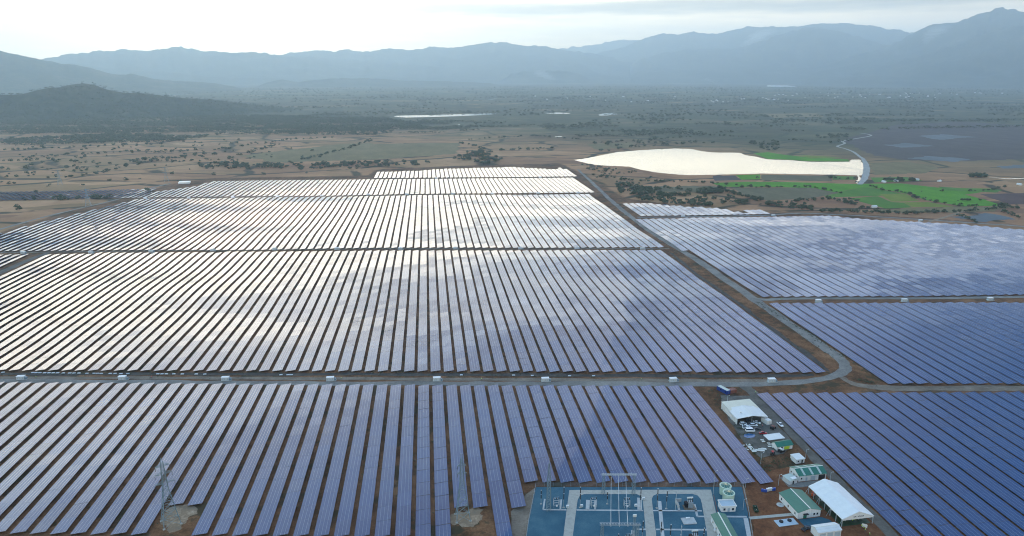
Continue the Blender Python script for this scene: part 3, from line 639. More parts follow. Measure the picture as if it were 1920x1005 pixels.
# ------------------------------------------------------------------ hills and ranges
mm, g, b = new_mat('forested_slope'); P = g.n('ShaderNodeNewGeometry').outputs['Position']
n_ = g.m('ADD', g.m('MULTIPLY', g.noise(P, 1 / 260., 5, .62), .6), g.m('MULTIPLY', g.noise(P, 1 / 40., 4, .65), .4))
g.put(b.inputs['Base Color'], g.ramp(n_, [(.36, (.022, .034, .024)), (.5, (.045, .058, .036)), (.66, (.095, .092, .056))])); b.inputs['Roughness'].default_value = .95; b.inputs['Specular IOR Level'].default_value = .1
def mountain(name, sil, D, W, spur=.5, freq=1 / 700., seed=0, nr=26, back=.9):
    """a ridge standing D metres away, its crest line as measured, falling off over W metres towards us and behind"""
    xs_ = np.arange(sil[0][0], sil[-1][0] + .1, 5.0); ys_ = np.interp(xs_, [p[0] for p in sil], [p[1] for p in sil])
    r = Fv[None] + Rv[None] * ((xs_ - CX) / FPX)[:, None] + Uv[None] * ((CY - ys_) / FPX)[:, None]
    hl = np.hypot(r[:, 0], r[:, 1]); H = CAM_H + r[:, 2] / hl * D; ux, uy = r[:, 0] / hl, r[:, 1] / hl
    lx = np.cumsum(np.r_[0, np.diff(xs_)]) * D / FPX
    H = H + (fbm(lx / 130., lx * 0, 4, seed + 9) - .47) * .0042 * D * np.clip((H + 9) / 150., 0, 1)
    taper = np.minimum(1, np.minimum(np.arange(len(xs_)), np.arange(len(xs_))[::-1]) / 8.0); H = -30 + (H + 30) * taper
    S = np.r_[np.linspace(0, 1, nr), 1 + np.linspace(.08, 1, 9) * 1]; V = []
    for s in S:
        d_ = D - W + W * s if s <= 1 else D + (s - 1) * W * back
        X, Y = ux * d_, uy * d_
        sh = (s ** 1.25) if s <= 1 else max(0., 1 - (s - 1)) ** 1.2
        nz = np.abs(fbm(X * freq, Y * freq * .8, 5, seed) - .47) * 2.2
        fall = max(0.0, math.sin(math.pi * min(1, s))) if s < 1 else 0
        h = -30 + (H + 30) * sh * (1 - spur * 2.0 * nz * fall ** .7)
        V.append(np.stack([X, Y, h], 1))
    V = np.stack(V); m_, k_ = V.shape[:2]; ix = np.arange(m_ * k_).reshape(m_, k_)
    F = np.stack([ix[:-1, :-1], ix[:-1, 1:], ix[1:, 1:], ix[1:, :-1]], -1).reshape(-1, 4)
    tag(mesh_np(name, V.reshape(-1, 3), F, mm, smooth=True), kind='structure'); return V
HILL = mountain('wooded_hill', [(-260, 205), (-150, 190), (-60, 180), (0, 178), (40, 176), (70, 170), (100, 164), (130, 160), (155, 157.5), (175, 160), (200, 168), (235, 174), (270, 176), (310, 180), (350, 185), (400, 187), (450, 193), (500, 199), (560, 205), (610, 211)], 4050, 520, .25, 1 / 420., 3)
mountain('mountain', [(-420, 120), (-300, 92), (-150, 78), (-60, 82), (0, 95), (30, 101), (60, 110), (90, 115), (140, 122), (180, 130), (215, 139), (250, 140), (290, 147), (340, 152), (400, 156), (440, 162), (480, 166)], 9000, 1500, .4, 1 / 900., 11)
mountain('low_hills', [(460, 164), (500, 155), (530, 149), (560, 154), (590, 149), (640, 146), (700, 147), (760, 151), (820, 152), (880, 154), (960, 158)], 10500, 900, .3, 1 / 700., 21)
mountain('mountain_range', [(-500, 100), (-300, 90), (-100, 100), (60, 112), (95, 107), (150, 100), (180, 97), (240, 93), (285, 95), (320, 90), (340, 89), (380, 96), (420, 98), (470, 97), (520, 102.5), (560, 107), (600, 109), (680, 115), (760, 120), (840, 128), (920, 140)], 14500, 2600, .45, 1 / 1300., 31)
mountain('mountain_range', [(420, 125), (500, 108), (530, 101), (560, 97), (590, 94), (625, 97), (657, 91.5), (683, 97), (735, 91), (770, 95), (815, 87), (850, 91), (885, 84), (920, 80), (950, 80), (985, 86), (1025, 87), (1060, 93), (1090, 97), (1130, 104), (1180, 116), (1240, 130)], 16000, 3200, .45, 1 / 1300., 41)
mountain('low_hills', [(920, 148), (950, 140), (985, 134), (1020, 131.5), (1050, 133), (1085, 137), (1130, 146)], 13200, 900, .3, 1 / 800., 51)
mountain('far_range', [(1000, 100), (1050, 91), (1100, 86), (1140, 79), (1170, 75), (1210, 75), (1260, 72), (1330, 78)], 21000, 1500, .3, 1 / 1500., 61)
mountain('mountain_range', [(1060, 120), (1100, 103), (1150, 93), (1185, 82), (1220, 68), (1240, 62.5), (1270, 64), (1300, 60), (1320, 60.5), (1345, 63), (1380, 55), (1400, 50), (1430, 51), (1460, 50), (1500, 49), (1530, 45), (1560, 43.5), (1590, 44), (1630, 48), (1660, 53), (1680, 56), (1720, 62), (1800, 80)], 18000, 3000, .45, 1 / 1400., 71)
mountain('mountain', [(1150, 138), (1200, 112), (1240, 100), (1290, 93), (1330, 92), (1390, 88), (1430, 77), (1467, 63.5), (1513, 51.5), (1540, 53), (1563, 56), (1597, 65), (1640, 78), (1690, 92), (1760, 115), (1820, 140)], 15500, 2800, .45, 1 / 1200., 81)
mountain('mountain', [(1480, 142), (1540, 122), (1600, 104), (1650, 92), (1690, 75), (1715, 60), (1740, 48), (1775, 43), (1800, 40), (1820, 33), (1840, 26), (1865, 17), (1880, 15), (1900, 17), (1920, 21), (1970, 28), (2060, 45), (2200, 70), (2400, 110)], 14200, 2800, .5, 1 / 1100., 91)
mountain('mountain', [(1560, 146), (1640, 128), (1720, 108), (1770, 92), (1810, 78), (1850, 62), (1880, 54), (1920, 46), (2000, 38), (2100, 52), (2300, 95)], 12800, 1900, .5, 1 / 900., 101)

# ------------------------------------------------------------------ trees
lm, g, b = new_mat('foliage'); oi = g.n('ShaderNodeObjectInfo').outputs['Random']; P = g.n('ShaderNodeNewGeometry').outputs['Position']
n_ = g.noise(P, 1 / 2.3, 3, .65); n2_ = g.noise(P, 1 / 30., 3, .6)
c_ = g.mix(n_, (.018, .036, .016), (.062, .094, .036)); c_ = g.mix(g.m('MULTIPLY', n2_, .8), c_, (.070, .080, .046)); c_ = g.mix(g.m('MULTIPLY', oi, .45), c_, (.085, .088, .05))
g.put(b.inputs['Base Color'], c_); b.inputs['Roughness'].default_value = .85; b.inputs['Specular IOR Level'].default_value = .15
M['leaf'] = lm; M['bark'] = mat('bark', (.09, .07, .055), .9, .25, 3)
t_ = (1 + 5 ** .5) / 2
ICO = np.array([(-1, t_, 0), (1, t_, 0), (-1, -t_, 0), (1, -t_, 0), (0, -1, t_), (0, 1, t_), (0, -1, -t_), (0, 1, -t_), (t_, 0, -1), (t_, 0, 1), (-t_, 0, -1), (-t_, 0, 1)]) / math.hypot(1, t_)
ICF = np.array([(0, 11, 5), (0, 5, 1), (0, 1, 7), (0, 7, 10), (0, 10, 11), (1, 5, 9), (5, 11, 4), (11, 10, 2), (10, 7, 6), (7, 1, 8), (3, 9, 4), (3, 4, 2), (3, 2, 6), (3, 6, 8), (3, 8, 9), (4, 9, 5), (2, 4, 11), (6, 2, 10), (8, 6, 7), (9, 8, 1)])
def crown(nl, seed, tall=1.0):
    """a crown of unit width: a loose heap of leaf clumps with gaps, on a short trunk"""
    r = np.random.default_rng(seed); V, F, mi = [], [], []; k = 0
    for i in range(nl):
        a = r.uniform(0, 2 * math.pi); rr = .36 * math.sqrt(r.uniform(0, 1)); z = .22 + r.uniform(0, .55) * tall * (1 - rr * .9); s = r.uniform(.10, .21)
        v = ICO * (s * r.uniform(.55, 1.35, (12, 1))) * (1, 1, .75) + (rr * math.cos(a), rr * math.sin(a), z)
        V.append(v); F.append(ICF + k); k += 12; mi += [0] * 20
    v = np.array([(math.cos(q) * rr, math.sin(q) * rr, z) for z, rr in ((-.08, .035), (.45, .02)) for q in (0, 2.1, 4.2)]); V.append(v)
    F.append(np.array([(0, 1, 4), (0, 4, 3), (1, 2, 5), (1, 5, 4), (2, 0, 3), (2, 3, 5)]) + k); mi += [1] * 6
    return np.concatenate(V), np.concatenate(F), np.array(mi)
PROTO = [crown(n, s, h) for n, s, h in ((16, 1, 1.0), (13, 2, .8), (18, 3, 1.15), (10, 4, .65), (20, 5, 1.0), (14, 6, 1.35))]
PME = []
for V, F, mi in PROTO:
    o = mesh_np('tree', V, F, [M['leaf'], M['bark']], mi=mi); PME.append(o.data); bpy.data.objects.remove(o)
TREES = []                                              # x, y, width, group
def tline(pts, gap, size, gname, jit=3.0):
    L = [pix(*p)[:2] for p in pts]
    for a, b_ in zip(L, L[1:]):
        D_ = np.hypot(*(b_ - a)); s = random.random() * gap
        while s < D_:
            if random.random() < .86:
                q = a + (b_ - a) * s / D_; TREES.append((q[0] + random.gauss(0, jit), q[1] + random.gauss(0, jit), size * random.uniform(.55, 1.35), gname))
            s += gap * random.uniform(.5, 1.5)
def tarea(pts, n, size, gname, clump=.5):
    Pw = [tuple(pix(*p)[:2]) for p in pts]; xs_ = [p[0] for p in Pw]; ys_ = [p[1] for p in Pw]; k = 0; tries = 0
    while k < n and tries < n * 40:
        tries += 1; x, y = random.uniform(min(xs_), max(xs_)), random.uniform(min(ys_), max(ys_))
        if not inpoly(np.array(x), np.array(y), Pw) or fbm(x / 38., y / 26., 3, 77) < clump: continue
        TREES.append((x, y, size * random.uniform(.5, 1.45), gname)); k += 1
TH = 'trees of the thicket between plant and lake'
tarea([(1195, 352), (1290, 356), (1335, 352), (1365, 366), (1405, 382), (1398, 389), (1335, 388), (1270, 384), (1210, 378), (1180, 366)], 190, 9.5, TH, .36)
tarea([(1148, 345), (1185, 338), (1200, 352), (1165, 364)], 36, 8.5, TH, .36)
tarea([(1085, 308), (1150, 315), (1230, 330), (1200, 345), (1130, 340), (1100, 325)], 60, 6.5, TH, .42)
tline([(1160, 338), (1215, 340), (1290, 341), (1345, 345), (1420, 352)], 8, 8, TH); tline([(1345, 352), (1370, 362), (1420, 376), (1450, 384)], 6, 9, TH)
HG = 'trees of the hedges round the rice fields'
tline([(1425, 383), (1470, 390), (1540, 397), (1640, 400), (1720, 401.5), (1780, 398)], 6, 8.5, HG); tline([(1780, 398), (1850, 394), (1900, 388)], 8, 7, HG)
tline([(1425, 386), (1480, 379), (1540, 375), (1600, 374)], 7, 8, HG); tline([(1350, 352), (1430, 351), (1520, 351), (1575, 361), (1580, 364)], 10, 6.5, HG)
tline([(1628, 349), (1660, 357), (1700, 362), (1725, 374), (1760, 379), (1800, 387), (1860, 386)], 9, 7, HG); tline([(1860, 386), (1890, 388), (1910, 394)], 9, 8, HG)
tline([(1715, 359), (1800, 361), (1870, 355), (1890, 350)], 15, 6, HG); tline([(1800, 377), (1850, 375)], 9, 6, HG); tline([(1790, 402), (1830, 418)], 9, 7, HG); tline([(1880, 398), (1925, 412)], 8, 8, HG)
tarea([(1480, 384), (1560, 378), (1610, 378), (1630, 392), (1530, 394)], 60, 6, HG, .42); tline([(1560, 335), (1600, 336)], 9, 9, HG)
tarea([(1655, 337), (1710, 336), (1712, 342), (1660, 342)], 16, 10, HG, .3); tarea([(1820, 328), (1850, 328), (1850, 333), (1822, 333)], 12, 12, HG, .3)
tline([(1420, 335), (1425, 328), (1510, 328)], 60, 6, HG)
LG = 'trees on the dry land beyond the plant'
tline([(0, 376), (60, 373), (110, 374), (170, 372), (230, 372)], 11, 9, LG, 9); tline([(380, 312), (450, 316), (560, 313), (640, 310), (700, 306), (800, 306)], 12, 12, LG, 10)
tarea([(500, 312), (640, 305), (760, 306), (800, 311), (640, 318), (520, 319)], 70, 11, LG, .4); tarea([(370, 312), (400, 306), (480, 308), (560, 310), (520, 316), (400, 318)], 60, 11, LG, .4)
tarea([(860, 296), (900, 284), (960, 296), (920, 310), (880, 306)], 50, 12, LG, .4); tline([(860, 300), (880, 288), (960, 282), (1030, 279)], 14, 11, LG, 8)
tline([(0, 303), (60, 301), (120, 303), (230, 308)], 16, 10, LG, 8); tline([(250, 303), (300, 299), (360, 294), (420, 286)], 12, 12, LG, 14); tline([(20, 334), (130, 320), (230, 310)], 24, 8, LG, 4)
tline([(0, 318), (60, 318), (150, 314)], 18, 10, LG, 8); tarea([(0, 270), (460, 262), (700, 290), (690, 318), (430, 336), (200, 370), (0, 400)], 190, 8, LG, .45)
for hp in ([(40, 296), (130, 290), (250, 284), (330, 283)], [(90, 334), (180, 327), (290, 300)], [(250, 300), (340, 303), (430, 299), (520, 270)], [(270, 288), (420, 280), (540, 262), (640, 258)], [(0, 283), (150, 276), (300, 270)], [(560, 300), (620, 288), (700, 262)], [(880, 262), (1000, 255), (1090, 262)], [(860, 268), (900, 276), (905, 290)], [(1230, 262), (1330, 254), (1420, 258)], [(1480, 262), (1560, 268), (1600, 262)]): tline(hp, 13, 9, LG, 6)
tarea([(1090, 272), (1130, 266), (1250, 262), (1300, 268), (1200, 276)], 30, 12, LG, .35); tline([(1120, 285), (1180, 277), (1260, 271), (1340, 268)], 16, 12, LG, 6)
tarea([(1400, 268), (1460, 265), (1465, 280), (1440, 284)], 30, 13, LG, .3); tarea([(1525, 256), (1590, 252), (1590, 258), (1530, 260)], 24, 14, LG, .3)
def wood(n, poly, size, dens, seed):
    """woods seen as a mass"""
    r = np.random.default_rng(seed); Pw = [tuple(pix(*p)[:2]) for p in poly]; A = np.array(Pw); out = []
    while len(out) < n:
        x = r.uniform(A[:, 0].min(), A[:, 0].max(), 20000); y = r.uniform(A[:, 1].min(), A[:, 1].max(), 20000)
        k = inpoly(x, y, Pw) & (fbm(x / 260., y / 90., 4, seed) > dens)
        for pd in PONDS: k &= ~inpoly(x, y, pd); out += list(zip(x[k], y[k]))
        dens -= .01
    q = np.array(out[:n]); return np.c_[q, size * r.uniform(.5, 1.5, n)]
WOOD = [wood(11000, [(-120, 232), (200, 224), (480, 216), (740, 226), (810, 240), (700, 254), (420, 252), (330, 266), (100, 272), (-120, 280)], 14, .42, 5),
        wood(3600, [(440, 226), (620, 214), (900, 226), (1000, 236), (820, 250), (560, 252)], 11, .53, 6),
        wood(15000, [(-150, 200), (500, 186), (1000, 180), (1500, 184), (2060, 196), (2060, 232), (1500, 232), (1000, 236), (500, 228), (-150, 236)], 11, .56, 7),
        wood(11000, [(-150, 172), (500, 166), (1000, 162), (2060, 166), (2060, 200), (1000, 186), (-150, 200)], 14, .55, 8),
        wood(1600, [(1000, 236), (1500, 226), (2060, 224), (2060, 250), (1600, 246), (1100, 262)], 13, .58, 9)]
hv = HILL[2:30].reshape(-1, 3); hr = np.random.default_rng(4); hk = hr.integers(0, len(hv), 5200)
TREES.sort(key=lambda t: -t[2] / math.hypot(t[0], t[1]))
keep = [t for t in TREES if not inpoly(np.array(t[0]), np.array(t[1]), SITE)]
near_, rest = keep[:300], keep[300:]
TL_ = {TH: 'dark green bushy tree in the thicket between solar rows and lake', HG: 'dark rounded tree in a hedge line bordering the green rice fields', LG: 'small dark tree standing on the dry tan land beyond the plant'}
for x, y, w, gn in near_:
    o = bpy.data.objects.new('tree', random.choice(PME)); C.objects.link(o); o.location = (x, y, float(terrain(x, y))); o.scale = (w, w, w * random.uniform(.65, .95)); o.rotation_euler = (0, 0, random.uniform(0, 6.3))
    tag(o, TL_[gn], 'tree', gn)
def mass(name, pts, parts_, label, seed, mats):
    r = np.random.default_rng(seed); VV, FF, MI = [], [], []; k = 0; pts = np.asarray(pts)
    for x, y, z, w in pts:
        V, F, mi = parts_[r.integers(len(parts_))]; a = r.uniform(0, 6.3); ca, sa = math.cos(a), math.sin(a)
        VV.append(np.stack([(V[:, 0] * ca - V[:, 1] * sa) * w + x, (V[:, 0] * sa + V[:, 1] * ca) * w + y, V[:, 2] * w * .8 + z], 1)); FF.append(F + k); MI.append(mi); k += len(V)
    return tag(mesh_np(name, np.concatenate(VV), np.concatenate(FF), mats, mi=np.concatenate(MI)), label, 'woodland', kind='stuff')
LOW = [crown(n, s, h) for n, s, h in ((4, 11, .8), (3, 12, .9), (5, 13, .7), (4, 14, 1.0))]
mass('bushes', [(x, y, float(terrain(x, y)), w) for x, y, w, _ in rest], PROTO, 'scattered small bushes and trees across the dry fields', 1, [M['leaf'], M['bark']])
WW = np.concatenate(WOOD); mass('woodland', np.c_[WW[:, :2], terrain(WW[:, 0], WW[:, 1]), WW[:, 2]], LOW, 'dark scrub woodland spread over the far plain', 2, [M['leaf'], M['bark']])
hq = hv[hk] + hr.normal(0, 12, (len(hk), 3)) * (1, 1, 0); hq[:, 2] -= 1.5
hq = hq[hq[:, 2] > -9]; mass('hill_woodland', np.c_[hq, hr.uniform(9, 20, len(hq))], LOW, 'trees covering the low dark hill on the plain', 3, [M['leaf'], M['bark']])

wd = np.random.default_rng(31); wp = []
for x, ys in rA + rI[:20] + rB[::2]:
    for k in range(len(ys) // 2 + 1): wp.append((x + TW / 2 + wd.uniform(.3, 2.0), wd.uniform(ys[0], ys[-1])))
for a_, b_, n_ in (((1240, 452), (1560, 672), 160), ((1260, 478), (1545, 690), 160), ((1420, 566), (1650, 712), 220), ((0, 699), (1520, 702), 240), ((0, 705), (1450, 709), 160), ((1330, 730), (1440, 880), 140), ((1420, 880), (1480, 860), 60), ((1605, 712), (1640, 718), 60), ((1100, 330), (1240, 440), 90), ((1215, 420), (1420, 552), 140)):
    a_, b_ = pix(*a_)[:2], pix(*b_)[:2]
    for _ in range(n_): q = a_ + (b_ - a_) * wd.uniform() + wd.normal(0, 1.6, 2); wp.append(tuple(q))
wp = np.array(wp); mass('weeds', np.c_[wp, terrain(wp[:, 0], wp[:, 1]) - .05, wd.uniform(.6, 2.0, len(wp))], LOW, 'low weeds along the roads and between panel rows', 7, [M['leaf'], M['bark']])
# ------------------------------------------------------------------ buildings of the compound
def fp(nl, nr, fr):
    """footprint from three base corners: centre, turn, width, depth"""
    a, b_, c = (pix(*p)[:2] for p in (nl, nr, fr)); u_ = b_ - a; w = np.hypot(*u_); u_ = u_ / w; n_ = np.array((-u_[1], u_[0])); dd = float((c - b_) @ n_)
    ctr = (a + b_) / 2 + n_ * dd / 2
    return (ctr[0], ctr[1], float(terrain(*ctr))), math.atan2(u_[1], u_[0]), w, dd
def fix_part(mb, name, m_, root): return mb.build(name, m_, root)
def opening(root, face, u_, z, w, h, wd, dd, kind='window', m_=None, fr=True):
    """a window or door with its frame, standing a little proud of the wall"""
    m_ = m_ or M['glass']
    def bx(mb, u0, u1, z0, z1, t0, t1):
        if face == 'front': mb.box(u0, u1, -dd / 2 - t1, -dd / 2 - t0, z0, z1)
        elif face == 'back': mb.box(u0, u1, dd / 2 + t0, dd / 2 + t1, z0, z1)
        elif face == 'left': mb.box(-wd / 2 - t1, -wd / 2 - t0, u0, u1, z0, z1)
        else: mb.box(wd / 2 + t0, wd / 2 + t1, u0, u1, z0, z1)
    a = MB(); bx(a, u_ - w / 2, u_ + w / 2, z, z + h, .005, .05); o = a.build(kind, m_, root)
    if fr:
        f_ = MB(); k = .09
        for q in ((u_ - w / 2 - k, u_ - w / 2, z - k, z + h + k), (u_ + w / 2, u_ + w / 2 + k, z - k, z + h + k), (u_ - w / 2, u_ + w / 2, z + h, z + h + k), (u_ - w / 2, u_ + w / 2, z - k, z)): bx(f_, *q, .004, .09)
        f_.build('frame', M['trim'], o)
    return o
def gable(name, label, cat, foot, eave, rise, along='y', wall=None, roof=None, over=.5, open_front=False, skylights=0, ridge=True, group=None):
    loc, rz, w, dd = foot; t = empty(name, loc, rz, label, cat, group)
    half, length = (w / 2, dd / 2) if along == 'y' else (dd / 2, w / 2); ax = 'y' if along == 'y' else 'x'
    if wall:
        W_ = MB()
        if open_front:
            W_.box(-w / 2, w / 2, dd / 2 - .15, dd / 2, -.3, eave); W_.box(-w / 2, -w / 2 + .15, -dd / 2, dd / 2 - .15, -.3, eave)
            W_.build('wall', wall, t)
            for sx in (-1, 0, 1):
                for sy in (-1, -.35, .3): MB().box(sx * (w / 2 - .3) - .12, sx * (w / 2 - .3) + .12, sy * (dd / 2 - .2) - .12, sy * (dd / 2 - .2) + .12, -.3, eave + (rise - .2 if sx == 0 else 0)).build('post', M['steel'], t)
        else:
            W_.prism([(-half, -.4), (half, -.4), (half, eave), (0, eave + rise), (-half, eave)], -length, length, ax); W_.build('wall', wall, t)
    e = over; sl = rise / half; k = .14
    Rf = MB().prism([(-half - e, eave - e * sl + .02), (0, eave + rise + .02), (half + e, eave - e * sl + .02), (half + e, eave - e * sl + .02 + k), (0, eave + rise + .02 + k), (-half - e, eave - e * sl + .02 + k)], -length - e, length + e, ax)
    rf = Rf.build('roof', roof, t)
    if ridge:
        MB().prism([(-.3, eave + rise + .02 + k - .3 * sl + .02), (0, eave + rise + k + .05), (.3, eave + rise + .02 + k - .3 * sl + .02), (0, eave + rise + k + .13)], -length - e - .03, length + e + .03, ax).build('ridge_cap', M['trim'], rf)
    for i in range(skylights):
        c = -length + (i + .7) * 2 * length / (skylights + .4); z_ = lambda s: eave + rise + .02 + k - abs(s) * sl + .03
        for sg in (-1, 1):
            q = MB(); s0, s1 = sg * .5, sg * (half + e - .1); pts = [(s0, z_(s0)), (s1, z_(s1)), (s1, z_(s1) + .03), (s0, z_(s0) + .03)]
            q.prism(pts if sg > 0 else pts[::-1], c - .55, c + .55, ax); q.build('skylight', M['skylight'], rf)
    return t, w, dd
def mono(name, label, cat, foot, h0, h1, wall, roof, over=.25, group=None, posts=False, roofname='roof'):
    """flat or single-slope building: low edge in front (h0), high edge behind (h1)"""
    loc, rz, w, dd = foot; t = empty(name, loc, rz, label, cat, group)
    if posts:
        for sx in (-1, 1):
            for sy in (-1, 1): MB().box(sx * (w / 2 - .2) - .08, sx * (w / 2 - .2) + .08, sy * (dd / 2 - .2) - .08, sy * (dd / 2 - .2) + .08, -.3, h0 if sy < 0 else h1).build('post', M['steel'], t)
    else: MB().prism([(-dd / 2, -.4), (dd / 2, -.4), (dd / 2, h1), (-dd / 2, h0)], -w / 2, w / 2, 'x').build('wall', wall, t)
    s = (h1 - h0) / dd; y0, y1 = -dd / 2 - over, dd / 2 + over
    MB().prism([(y0, h0 - over * s + .02), (y1, h1 + over * s + .02), (y1, h1 + over * s + .16), (y0, h0 - over * s + .16)], -w / 2 - over, w / 2 + over, 'x').build(roofname, roof, t)
    return t, w, dd
# green-roofed hall beside the tent
t, w, dd = gable('office_building', 'long white hall with plain dark green roof beside the white tent', 'building', fp((1495, 973.5), (1537.5, 968), (1505, 931)), 3.6, 1.5, 'y', M['white'], M['green_roof'], .35)
opening(t, 'front', w * .22, 1.2, .9, 1.1, w, dd); opening(t, 'front', w * .36, 1.2, .9, 1.1, w, dd)
dr = opening(t, 'front', -w * .18, 0, 1.8, 2.2, w, dd, 'door', M['green_roof']); MB().box(-w * .18 - 1.3, -w * .18 + 1.3, -dd / 2 - 1.2, -dd / 2 - .1, 2.5, 2.62).build('canopy', M['dark'], t)
for k in range(3): opening(t, 'left', -dd * .36 + k * dd * .36, 1.2, .9, 1.1, w, dd)
# warehouse with skylights
t, w, dd = gable('warehouse', 'white warehouse with green roof striped by pale skylights', 'building', fp((1497, 903.5), (1548, 898), (1532, 880.5)), 3.4, 1.7, 'x', M['white'], M['green_roof'], .3, skylights=3)
opening(t, 'front', w * .34, 0, 3.6, 2.9, w, dd, 'doorway', M['dark'], False); opening(t, 'front', -w * .40, 1.2, .8, 1, w, dd); opening(t, 'front', -w * .22, 0, .95, 2.1, w, dd, 'door', M['station']); opening(t, 'front', w * .02, 0, 2.6, 2.7, w, dd, 'door', M['station'])
for k in range(3): opening(t, 'left', -dd * .3 + k * dd * .3, 1.3, .8, .9, w, dd)
t, w, dd = mono('annex', 'low flat-roofed grey annex against the warehouse side', 'building', fp((1479.5, 910), (1494, 906), (1484, 896)), 2.5, 2.7, M['white'], M['skylight']); opening(t, 'front', 0, 0, 1, 2, w, dd, 'door', M['dark'])
MB().box(-w * .1, w * .5, -dd * .5, -dd * .1, 2.76, 3.0).build('roof_cover', M['white_plain'], t)
t, w, dd = mono('site_hut', 'small white hut with flat pale roof between warehouse and shelters', 'hut', fp((1492.5, 870), (1508, 867.5), (1499, 858)), 2.5, 2.7, M['white'], M['white_roof']); opening(t, 'front', w * .2, 0, .9, 2, w, dd, 'door', M['dark']); opening(t, 'front', -w * .25, 1.1, .8, .8, w, dd)
# open shed over the car park
t, w, dd = gable('open_shed', 'wide open-fronted white shed with low gable roof over parked cars', 'shed', fp((1381, 796.5), (1437, 792.5), (1419, 773.5)), 4.0, 1.25, 'y', M['white'], M['white_roof'], .4, open_front=True)
MB().lathe([(.0, 4.9), (.45, 4.9), (.5, 5.6), (.25, 5.9), (0, 5.9)], 12, (-w * .25, -dd * .1)).build('roof_vent', M['white_plain'], t)
t, w, dd = mono('lean_to_shed', 'cream-roofed shed joined behind the open white shed', 'shed', fp((1367, 781), (1420, 775.5), (1406, 761)), 4.2, 4.6, M['white'], M['cream_roof'])
t, w, dd = mono('lean_to_room', 'narrow white room attached on the open shed', 'hut', fp((1372, 787.5), (1380, 787), (1372.5, 773.5)), 2.9, 3.0, M['white'], M['white_roof'], .15); opening(t, 'front', 0, 0, .9, 2.0, w, dd, 'door', M['dark'])
t, w, dd = mono('shelter', 'flat white canopy on posts next to the green-roofed shelter', 'shelter', fp((1441, 833.5), (1470, 829.5), (1458, 821)), 2.7, 2.9, None, M['white_roof'], posts=True)
t, w, dd = gable('site_shelter', 'small green-roofed shelter with lime board front', 'shelter', fp((1457, 845.5), (1485.5, 841), (1477, 832)), 2.5, 1.3, 'x', M['white'], M['green_roof'], .35, ridge=False)
MB().box(-w * .05, w * .3, -dd / 2 - .09, -dd / 2 - .005, .2, 2.0).build('board', M['yellow_board'], t); opening(t, 'front', -w * .22, 0, 1.4, 2.0, w, dd, 'doorway', M['dark'], False)
t, w, dd = gable('storage_shed', 'white storage shed with double doors in front of the tent', 'shed', fp((1533, 1012), (1576, 1006), (1562, 992)), 3.5, .9, 'x', M['white'], M['white_roof'], .25)
for k in (-.3, .02, .34): opening(t, 'front', w * k, 0, w * .24, 2.9, w, dd, 'door', M['station'])
def container(label, foot, h, m_, doors=True, roof=None):
    loc, rz, w, dd = foot; t = empty('shipping_container', loc, rz, label, 'container', None)
    MB().box(-w / 2, w / 2, -dd / 2, dd / 2, .1, h).build('body', m_, t); k = MB()
    for sx in (-1, 1):
        for sy in (-1, 1): k.box(sx * w / 2 - .09, sx * w / 2 + .09, sy * dd / 2 - .09, sy * dd / 2 + .09, -.05, h + .03)
    k.build('corner_post', m_, t)
    MB().box(-w / 2 + .1, w / 2 - .1, -dd / 2 + .1, dd / 2 - .1, h, h + .05).build('roof', roof or m_, t)
    for s in (-1, 1):
        q = MB().box(s * w / 4 - w * .22, s * w / 4 + w * .22, -dd / 2 - .05, -dd / 2 - .004, .25, h - .15).build('door', m_, t); MB().bar((s * w * .1, -dd / 2 - .09, .4), (s * w * .1, -dd / 2 - .09, h - .3), .03).build('locking_bar', M['steel'], q)
    return t
t = container('white container box standing at the corner of the open shed', fp((1438.5, 797.5), (1446, 795.5), (1440, 787)), 2.8, M['white'])
t = container('long blue container with pale roof at the road junction', fp((1362.5, 740.5), (1369, 738.5), (1358, 726.5)), 2.7, M['rust_blue'], roof=M['skylight'])
for k in (-.3, .1): MB().box(-1.55, -1.3, k * 10 - .6, k * 10 + .6, 1.2, 2.0).build('window', M['glass'], t)
t = container('rusty red container butting on the blue container', fp((1370, 739), (1381, 736), (1377, 731)), 2.3, M['red_box'])
# the big tent
loc, rz, w, dd = fp((1577.5, 988.5), (1635, 981.5), (1577, 919)); EA, RI = 4.2, 3.3
t = empty('event_tent', loc, rz, 'large white tent with ridged fabric roof and open sides', 'tent'); nb = 6; ns = 9; V, F = [], []
for i in range(nb * 8 + 1):
    y = -dd / 2 - .3 + (dd + .6) * i / (nb * 8); sag = .16 * math.sin(math.pi * ((i / 8.0) % 1)) ** .7
    for j in range(2 * ns + 1):
        s = j / ns - 1; V.append((s * (w / 2 + .35), y, EA + RI * (1 - abs(s)) - sag * (.4 + .6 * math.sin(math.pi * abs(s))) + .05 * math.sin(j * 2.1 + i * .35)))
n1 = 2 * ns + 1
for i in range(nb * 8):
    for j in range(2 * ns): F.append((i * n1 + j, i * n1 + j + 1, (i + 1) * n1 + j + 1, (i + 1) * n1 + j))
rf = mesh_np('roof', V, F, M['tent'], parent=t, smooth=True); sm_ = rf.modifiers.new('thick', 'SOLIDIFY'); sm_.thickness = .05
gb = MB().prism([(-w / 2, EA - .75), (w / 2, EA - .75), (w / 2, EA - .05), (0, EA + RI - .1), (-w / 2, EA - .05)], -dd / 2 - .05, -dd / 2 + .05, 'y').build('gable_panel', M['tent'], t)
tx = MB(); x = -2.3; r_ = random.Random(3)
